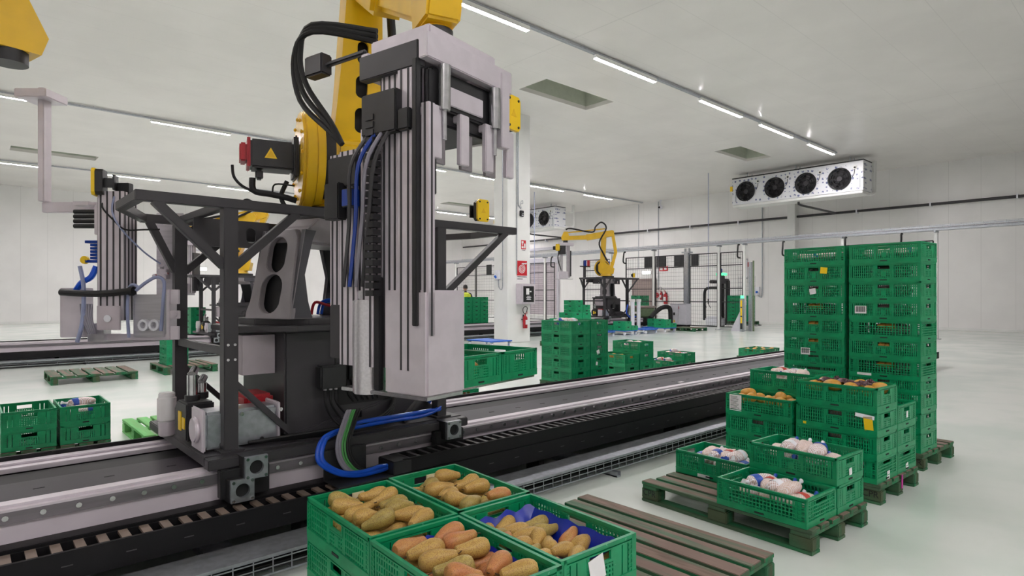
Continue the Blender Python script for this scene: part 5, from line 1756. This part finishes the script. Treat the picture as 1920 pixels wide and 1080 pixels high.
sp.box(.0, .18, -.012, -.006, .155, .185).prism([(.16, .145), (.20, .165), (.20, .205), (.16, .195)], 1, -.012, -.006)
sp.build('hose_spiral', 'paper', t)
cs = MB().box(-.23, .215, -.005, 0, -.43, -.225)
cs.build('caption_strip', 'paper', t)
cs = MB()
q = -.21
k = 0
while q < .19:
    w_ = .016 + .012 * (k % 3)
    cs.box(q, q + w_, -.0065, -.005, -.275, -.245)
    if q < -.02:
        cs.box(q, q + w_, -.0065, -.005, -.345, -.315)
    q += w_ + .012
    k += 1
cs.build('caption_print', 'ink', t)
t = thing('hose_cabinet', 'grey steel fire hose box with dark window on the white column', 'hose box', (13.46, yf, 1.565))
MB().box(-.31, .31, -.26, 0, -.33, .33).build('housing', 'alup', t, .012)
MB().box(-.30, .30, -.275, -.262, -.32, .32).build('door', 'alup', t, .006)
pn = MB().box(-.235, .235, -.28, -.276, -.26, .25).build('window_pane', 'screen', t, .003)
MB().box(-.11, .02, -.283, -.2802, -.02, .18).box(.04, .12, -.283, -.2802, .06, .1).build('pictogram', 'paper', pn)
ln_ = MB()
for i, w_ in enumerate((.14, .22, .16, .2)):
    ln_.box(-w_ / 2, w_ / 2, -.283, -.2802, -.08 - .035 * i, -.062 - .035 * i)
ln_.build('print_line', 'paper', pn)
t = thing('control_box', 'small black box on the white column under a grey conduit', 'switch', (13.38, yf, 4.17))
MB().box(-.075, .075, -.07, 0, -.10, .09).build('housing', 'ink', t, .012)
MB().box(-.03, .045, -.074, -.07, -.075, -.05).box(.0, .045, -.074, -.07, -.02, .0).build('button', 'labelwhite', t)
t = thing('column_conduit', 'thin grey conduits running down the white column from the ceiling', 'conduit', (0, 0, 0))
MB().cyl((13.18, yf - .02, 2.2), (13.18, yf - .02, 7.35), .016, n=8).build('pipe', 'galv', t)
MB().tube([(13.24, yf - .02, 7.3), (13.24, yf - .02, 6.9), (13.24, yf - .02, 4.62), (13.28, yf - .02, 4.42), (13.36, yf - .02, 4.32)], .016, 8).tube([(13.38, yf - .02, 4.34), (13.33, yf - .03, 4.5), (13.42, yf - .03, 4.6), (13.44, yf - .03, 4.5), (13.36, yf - .03, 4.48)], .008, 6).build('pipe', 'galv', t)
t = thing('socket_box', 'white socket box with blue outlet on the shaded face of the column', 'socket', (CX0, 14.86, 2.17))
MB().box(-.09, 0, -.13, .08, -.14, .16).build('housing', 'labelwhite', t, .015)
MB().cyl((-.09, .0, -.04), (-.13, .02, -.07), .05, n=14).build('outlet', 'bluep', t)
MB().tube([(-.03, -.05, -.14), (-.03, -.06, -.36), (-.03, -.16, -.46), (-.03, -.24, -.38), (-.03, -.25, .2), (-.03, -.25, 5.1)], .014, 8).build('conduit', 'galv', t)
t = thing('grab_rail', 'slim white rail on the edge of the white column', 'rail', (CX1, CY0 + .1, 3.1))
MB().box(.0, .03, -.02, .02, -.28, .42).build('bar', 'labelwhite', t, .005)
MB().box(0, .05, -.03, .03, .40, .44).box(0, .05, -.03, .03, -.30, -.26).build('end_clip', 'galv', t)

# conduits, pipe and camera on the side wall
wx = 31.96
def wall_tube(name, label, cat, pts, r, m='galv', grp=None):
    return tag(MB().tube(pts, r, 8, sub=2).build(name, m), label, cat, grp)
pp = thing('drain_pipe', 'long dark grey drain pipe running along the wall under the coolers', 'pipe', (31.8, 0, 5.55))
MB().cyl((0, 3, 0), (0, 41.5, .12), .062, n=12).build('pipe', 'graphite', pp)
for k in range(12):
    MB().box(-.075, .19, 4.5 + 3 * k, 4.56 + 3 * k, -.08, .11).build('clamp', 'labelwhite', pp)
wall_tube('wall_conduit', 'thin vertical conduit down the wall above the red extinguishers', 'conduit', [(wx, 21.88, 7.35), (wx, 21.88, 4.5), (wx, 21.88, 1.9)], .025)
wall_tube('wall_conduit', 'thin vertical conduit down the wall beside the brown door', 'conduit', [(wx, 23.37, 7.35), (wx, 23.37, 4.5), (wx, 23.37, 3.2)], .02)
t = thing('wall_conduit', 'vertical conduit beside the wall pilaster ending in a socket box', 'conduit', (wx, 15.27, 0))
MB().tube([(0, 0, 7.3), (0, 0, 4), (0, 0, 1.7), (0, .08, 1.45), (0, .2, 1.5)], .025, 8).build('pipe', 'galv', t)
MB().box(-.1, .04, .12, .36, 1.55, 2.0).build('socket_box', 'labelwhite', t, .01)
MB().cyl((-.1, .24, 1.72), (-.15, .24, 1.7), .06, n=12).build('outlet', 'bluep', t)
t = thing('wall_bracket', 'long thin white bracket on the wall by the pilaster', 'bracket', (wx, 16.15, 0))
MB().box(-.05, .02, -.03, .03, 2.5, 3.5).build('bar', 'labelwhite', t)
MB().box(-.06, .03, -.04, .06, 3.48, 3.56).box(-.06, .03, -.04, .06, 2.44, 2.52).build('end_clip', 'galv', t)
t = thing('security_camera', 'small white camera under the ceiling at the top of the side wall', 'camera', (31.8, 21.6, 7.05))
MB().cyl((0, 0, .0), (0, 0, .3), .03, n=8).cyl((.0, 0, .3), (0, 0, .35), .09, n=12).build('mount', 'labelwhite', t)
MB().ball((0, 0, -.08), .13, .13, .13).build('dome', 'labelwhite', t)
MB().cyl((-.13, 0, -.1), (-.17, 0, -.12), .06, n=12).build('lens', 'ink', t)
for x, y, z1, d in ((26.5, 15.31, 1.24, 'in front of the stacker truck'), (24.0, 24.71, 1.8, 'just right of the white column')):
    t = thing('hanging_cable', 'thin bluish cable hanging from the ceiling ' + d, 'cable', (x, y, 0))
    MB().cyl((0, 0, z1), (0, 0, 7.4), .018, n=6).build('cable', 'palehose', t)
    MB().cyl((0, 0, z1 - .12), (0, 0, z1 + .12), .035, n=8).tube([(0, .1, z1 - .3), (0, .16, z1 - .1), (0, .05, z1), (0, -.02, z1 - .15), (0, -.12, z1 - .32)], .018, 6).build('plug', 'graphite', t)

# ------------------------------------------------------------------ air coolers
def make_cooler(label, y0):
    """fans look towards -x; runs 5.75 m along y"""
    L, D, H = 5.75, 1.0, 1.38
    t = thing('air_cooler', label, 'air cooler', (27.5, y0, 5.76))
    hl_ = [[(.72 + 1.385 * i + .2 + .44 * math.cos(2 * PI * k / 28), .70 + .44 * math.sin(2 * PI * k / 28)) for k in range(28)] for i in range(4)]
    b = MB().prism([(0, .12), (L, .12), (L, H), (0, H)], 0, 0, .02, 0, hl_)
    b.box(.02, D, 0, .02, .12, H).box(.02, D, L - .02, L, .12, H).box(D - .02, D, .02, L - .02, .12, H).box(.02, D - .02, .02, L - .02, H - .02, H).box(.02, D - .02, .02, L - .02, .12, .14)
    b.build('housing', 'cooler', t)
    MB().box(.0, D, 0.02, L - .02, .0, .11).build('drip_tray', 'white', t, .02)
    MB().box(-.02, .0, -.005, L + .005, H - .03, H + .02).box(.0, D, -.02, .0, H - .02, H + .02).build('top_rail', 'black', t)
    for i in range(4):
        c = (.92 + 1.385 * i, .70)
        fan = MB()
        for r_ in (.44, .36, .27, .17):
            fan.rings([(-.04, c[0] + r_ * math.cos(2 * PI * k / 28), c[1] + r_ * math.sin(2 * PI * k / 28)) for k in range(29)], [.012 if r_ < .44 else .03] * 29, 5, caps=False)
        for k in range(8):
            q = 2 * PI * k / 8
            fan.bar((-.04, c[0] + .1 * math.cos(q), c[1] + .1 * math.sin(q)), (-.04, c[0] + .44 * math.cos(q), c[1] + .44 * math.sin(q)), .012, .012)
        fan.cyl((.3, c[0], c[1]), (.32, c[0], c[1]), .435, n=28)
        fo = fan.build('fan', 'ink', t)
        bl_ = MB().cyl((.0, c[0], c[1]), (.12, c[0], c[1]), .11, n=16)
        for k in range(7):
            q = 2 * PI * k / 7
            p0, p1 = Vector((.08, c[0] + .1 * math.cos(q), c[1] + .1 * math.sin(q))), Vector((.08, c[0] + .4 * math.cos(q), c[1] + .4 * math.sin(q)))
            side = Vector((.6, -math.sin(q), math.cos(q))).normalized() * .09
            bl_.add([p0 - side * .6, p0 + side * .6, p1 + side, p1 - side], [(0, 1, 2, 3)])
        bl_.build('impeller', 'graphite', fo)
        MB().box(-.035, .0, c[0] - .68, c[0] - .54, 1.02, 1.16).cyl((-.035, c[0] - .61, 1.09), (-.05, c[0] - .61, 1.09), .04, n=10, m=1).tube([(-.01, c[0] - .6, 1.02), (-.02, c[0] - .58, .85), (-.02, c[0] - .5, .7)], .012, 6, m=1).build('junction_box', ['white', 'ink'], t)
    MB().box(-.05, .0, L - .02, L + .10, .78, 1.02).build('isolator_switch', 'yellow2', t, .01)
    for y in (.6, L / 2, L - .6):
        MB().box(.3, .33, y - .015, y + .015, H, 7.4 - 5.76).box(.75, .78, y - .015, y + .015, H, 7.4 - 5.76).build('hanger', 'galv', t)
    MB().box(-.025, 0, .12, .16, .25, .75).box(-.025, 0, L - .2, L - .16, .25, .75).build('grip_bar', 'galv', t)
    rp_ = MB().tube([(D, -.0 + .3, H - .25), (D + .5, .3, H - .25), (D + .95, .2, H - .22)], .05, 10, sub=2)
    rp_.tube([(D, .3, .2), (D + .55, .25, .16), (D + .8, .2, .2), (D + .95, .2, .36), (D + .95, .2, 1.0), (D + .95, .2, 1.62)], .085, 12)
    rp_.build('refrigerant_pipe', 'white', t, 0)
    MB().tube([(.5, L / 2 - .05, .0), (.5, L / 2 - .05, -.10), (.8, L / 2 - .05, -.13), (4.0, L / 2 - .3, -.20), (4.12, L / 2 - .3, -.20)], .05, 10, sub=1).build('drain_branch', 'graphite', t)
    return t
def cooler_mat():
    m = mat('printed_film_on_white', (232, 233, 236), .35, var=.02)
    nt = m.node_tree
    b = nt.nodes['Principled BSDF']
    src = b.inputs['Base Color'].links[0].from_socket
    tc = nt.nodes.new('ShaderNodeTexCoord')
    mp = nt.nodes.new('ShaderNodeMapping')
    mp.inputs['Scale'].default_value = (1, 4.4, 4.4)
    nt.links.new(tc.outputs['Object'], mp.inputs['Vector'])
    vo = nt.nodes.new('ShaderNodeTexVoronoi')
    vo.inputs['Scale'].default_value = 1.15
    vo.inputs['Randomness'].default_value = .35
    nt.links.new(mp.outputs['Vector'], vo.inputs['Vector'])
    near = math_node(nt, 'LESS_THAN', vo.outputs['Distance'], .27)
    nz = nt.nodes.new('ShaderNodeTexNoise')
    nz.inputs['Scale'].default_value = 9
    nt.links.new(tc.outputs['Object'], nz.inputs['Vector'])
    f = math_node(nt, 'MULTIPLY', near, math_node(nt, 'GREATER_THAN', nz.outputs['Fac'], .47))
    mx = nt.nodes.new('ShaderNodeMix')
    mx.data_type = 'RGBA'
    nt.links.new(math_node(nt, 'MULTIPLY', f, .85), mx.inputs[0])
    nt.links.new(src, mx.inputs[6])
    mx.inputs[7].default_value = (*lin((70, 84, 140)), 1)
    nt.links.new(mx.outputs[2], b.inputs['Base Color'])
    return m
M['cooler'] = cooler_mat()
make_cooler('white four-fan air cooler with blue print hanging under the ceiling, nearest', 8.86)
make_cooler('white air cooler farther back, partly hidden by the white column', 26.5)

# ------------------------------------------------------------------ odds and ends near the far robot
for x, d in ((21.35, 'nearer one'), (21.78, 'farther one')):
    t = thing('bollard', 'white bollard at the far robot, ' + d, 'bollard', (x, 15.92, 0), group='white bollards')
    MB().cyl((0, 0, 0), (0, 0, 1.34), .085, n=14).build('post', 'labelwhite', t, .01)
    MB().cyl((0, 0, 1.24), (0, 0, 1.36), .11, n=14).build('cap', 'paper', t, .01)
    MB().box(-.13, .13, -.13, .13, 0, .015).build('base_plate', 'galv', t)
t = thing('drum', 'olive green rounded tank with brown lid at the end of the far track', 'tank', (24.1, 17.45, 0))
MB().box(-.3, .3, -.5, .5, 0, .5).build('stand', 'black', t, .01)
MB().rings([(0, 0, .5), (0, 0, .56), (0, 0, .88), (0, 0, .92)], [.50, .56, .62, .60], 24).build('body', 'olive', t)
MB().rings([(0, 0, .93), (0, 0, .96), (0, 0, 1.02), (0, 0, 1.03)], [.64, .66, .66, .62], 24).build('lid', 'door', t)
MB().box(-.63, -.6, -.3, .1, .66, .76).build('plate', 'paper', t)
tag(MB().tube([(22.9, 16.1, .52), (23.2, 16.05, .75), (23.6, 16.0, .95), (23.95, 15.95, 1.0), (24.15, 15.9, .9), (24.2, 15.9, .5), (24.2, 15.9, .0)], .10, 12).build('thick_hose', 'dark'), 'thick black hose arching beside the olive tank to the floor', 'hose')

# ------------------------------------------------------------------ person far behind the crates
def person():
    t = thing('person', 'person in dark clothes and yellow safety vest, bending behind the far crate stacks', 'person', (15.72, 20.3, 0), R(150))
    t.scale = (1.07, 1.07, 1.07)
    J = {'pelvis': (0, 0, .98), 'waist': (0, -.04, 1.12), 'chest': (0, -.14, 1.36), 'neck': (0, -.22, 1.53), 'base': (0, -.26, 1.60),
         'sl': (.19, -.17, 1.45), 'el': (.26, -.24, 1.18), 'wl': (.20, -.44, 1.08), 'hl': (.18, -.52, 1.06),
         'sr': (-.19, -.17, 1.45), 'er': (-.26, -.24, 1.18), 'wr': (-.20, -.44, 1.08), 'hr': (-.18, -.52, 1.06),
         'hipl': (.10, 0, .92), 'kl': (.12, -.03, .50), 'al': (.12, .03, .09), 'tl': (.13, -.13, .04),
         'hipr': (-.10, 0, .92), 'kr': (-.12, -.01, .50), 'ar': (-.12, .06, .09), 'tr': (-.13, -.10, .04)}
    rad = {'pelvis': .14, 'waist': .125, 'chest': .15, 'neck': .062, 'base': .06, 'sl': .075, 'el': .05, 'wl': .034, 'hl': .03, 'sr': .075, 'er': .05, 'wr': .034, 'hr': .03,
           'hipl': .105, 'kl': .068, 'al': .05, 'tl': .04, 'hipr': .105, 'kr': .068, 'ar': .05, 'tr': .04}
    E_ = [('pelvis', 'waist'), ('waist', 'chest'), ('chest', 'neck'), ('neck', 'base'), ('chest', 'sl'), ('sl', 'el'), ('el', 'wl'), ('wl', 'hl'), ('chest', 'sr'), ('sr', 'er'), ('er', 'wr'), ('wr', 'hr'),
          ('pelvis', 'hipl'), ('hipl', 'kl'), ('kl', 'al'), ('al', 'tl'), ('pelvis', 'hipr'), ('hipr', 'kr'), ('kr', 'ar'), ('ar', 'tr')]
    names = list(J)
    me = bpy.data.meshes.new('body')
    me.from_pydata([J[n] for n in names], [(names.index(a), names.index(b)) for a, b in E_], [])
    o = put('body', me, t)
    sk = o.modifiers.new('skin', 'SKIN')
    for i, n in enumerate(names):
        me.skin_vertices[0].data[i].radius = (rad[n], rad[n])
    me.skin_vertices[0].data[0].use_root = True
    o.modifiers.new('sub', 'SUBSURF').levels = 2
    o.modifiers['sub'].render_levels = 2
    me.materials.append(M['cloth'])
    h = (0, -.31, 1.72)
    hd = MB().ball(h, .078, .098, .118, 18, 14)
    hd.rings([(0, -.40, 1.73), (0, -.425, 1.70), (0, -.405, 1.685)], [.012, .017, .008], 8)
    for s_ in (-1, 1):
        hd.ball((s_ * .08, -.30, 1.715), .014, .024, .034, 8, 6)
        hd.ball((s_ * .03, -.398, 1.735), .013, .008, .009, 8, 6, 1)
    hd.ball((0, -.398, 1.655), .026, .008, .007, 8, 6, 2)
    hd.build('head', ['skin', 'ink', 'red'], t)
    MB().ball((0, -.29, 1.755), .092, .108, .108, 18, 12).xf(lambda v: Vector((v.x, v.y + (.03 if v.z < 1.74 else 0), max(v.z, 1.70)))).build('hair', 'hair', t)
    vs_ = MB().rings([(0, -.01, 1.02), (0, -.05, 1.12), (0, -.11, 1.28), (0, -.17, 1.42), (0, -.21, 1.50)], [.165, .16, .175, .185, .10], 20)
    vs_.xf(lambda v: Vector((v.x * 1.18, v.y, v.z)))
    vs_.build('safety_vest', 'vest', t)
    for s_ in (-1, 1):
        hb = MB()
        for i in range(4):
            x = s_ * .18 + (i - 1.5) * .02
            hb.tube([(x, -.53, 1.06), (x, -.585, 1.05 - .004 * i), (x, -.61, 1.02)], .0085, 6, sub=2)
        hb.tube([(s_ * .15, -.52, 1.06), (s_ * .13, -.56, 1.04), (s_ * .14, -.59, 1.02)], .009, 6, sub=2)
        hb.ball((s_ * .18, -.515, 1.06), .042, .045, .02, 10, 8)
        hb.build('hand', 'skin', t)
    return t
person()
for o in bpy.data.objects:
    for k in ('label', 'category'):
        if o.get(k) == 'x':
            o[k] = o.name.split('.')[0].replace('_', ' ')

# a few last fittings
ap = MB()
n_ = 10
for i in range(n_):
    a0, a1 = -.5 + i / n_, -.5 + (i + 1) / n_
    f0, f1 = .05 - .16 * a0 * a0, .05 - .16 * a1 * a1
    ap.add([(a0 * .36, -f0, 0), (a1 * .36, -f1, 0), (a1 * .36, -f1, .055), (a0 * .36, -f0, .055), (a0 * .36, -f0 + .008, 0), (a1 * .36, -f1 + .008, 0), (a1 * .36, -f1 + .008, .055), (a0 * .36, -f0 + .008, .055)],
           [(0, 1, 2, 3), (7, 6, 5, 4), (3, 2, 6, 7), (0, 4, 5, 1)])
o = ap.build('curved_plate', 'cream')
o.location = (1.1, 3.66, .0)
tag(o, 'pale curved plate lying on the floor under the black trough', 'plate')
t = thing('fire_sign', 'small red fire sign on the far wall above the two extinguishers', 'sign', (31.97, 21.5, 3.18))
MB().box(-.01, .02, -.30, .30, -.14, .14).build('plate', 'signred', t)
MB().box(-.014, -.0105, .06, .24, -.09, .09).box(-.014, -.0105, -.22, -.05, -.06, .09).build('icon', 'paper', t)
t = thing('tube_heater', 'long pale grey bar with dark end cap high on the wall beside the column', 'heater', (31.8, 0, 4.97))
MB().box(-.12, .12, 30.7, 33.4, -.1, .1).build('tube', 'cabinet', t, .02)
MB().box(-.14, .14, 30.5, 30.69, -.13, .13).build('end_cap', 'ink', t, .02)
MB().box(.12, .19, 31.4, 31.5, -.05, .05).box(.12, .19, 32.7, 32.8, -.05, .05).build('bracket', 'galv', t)
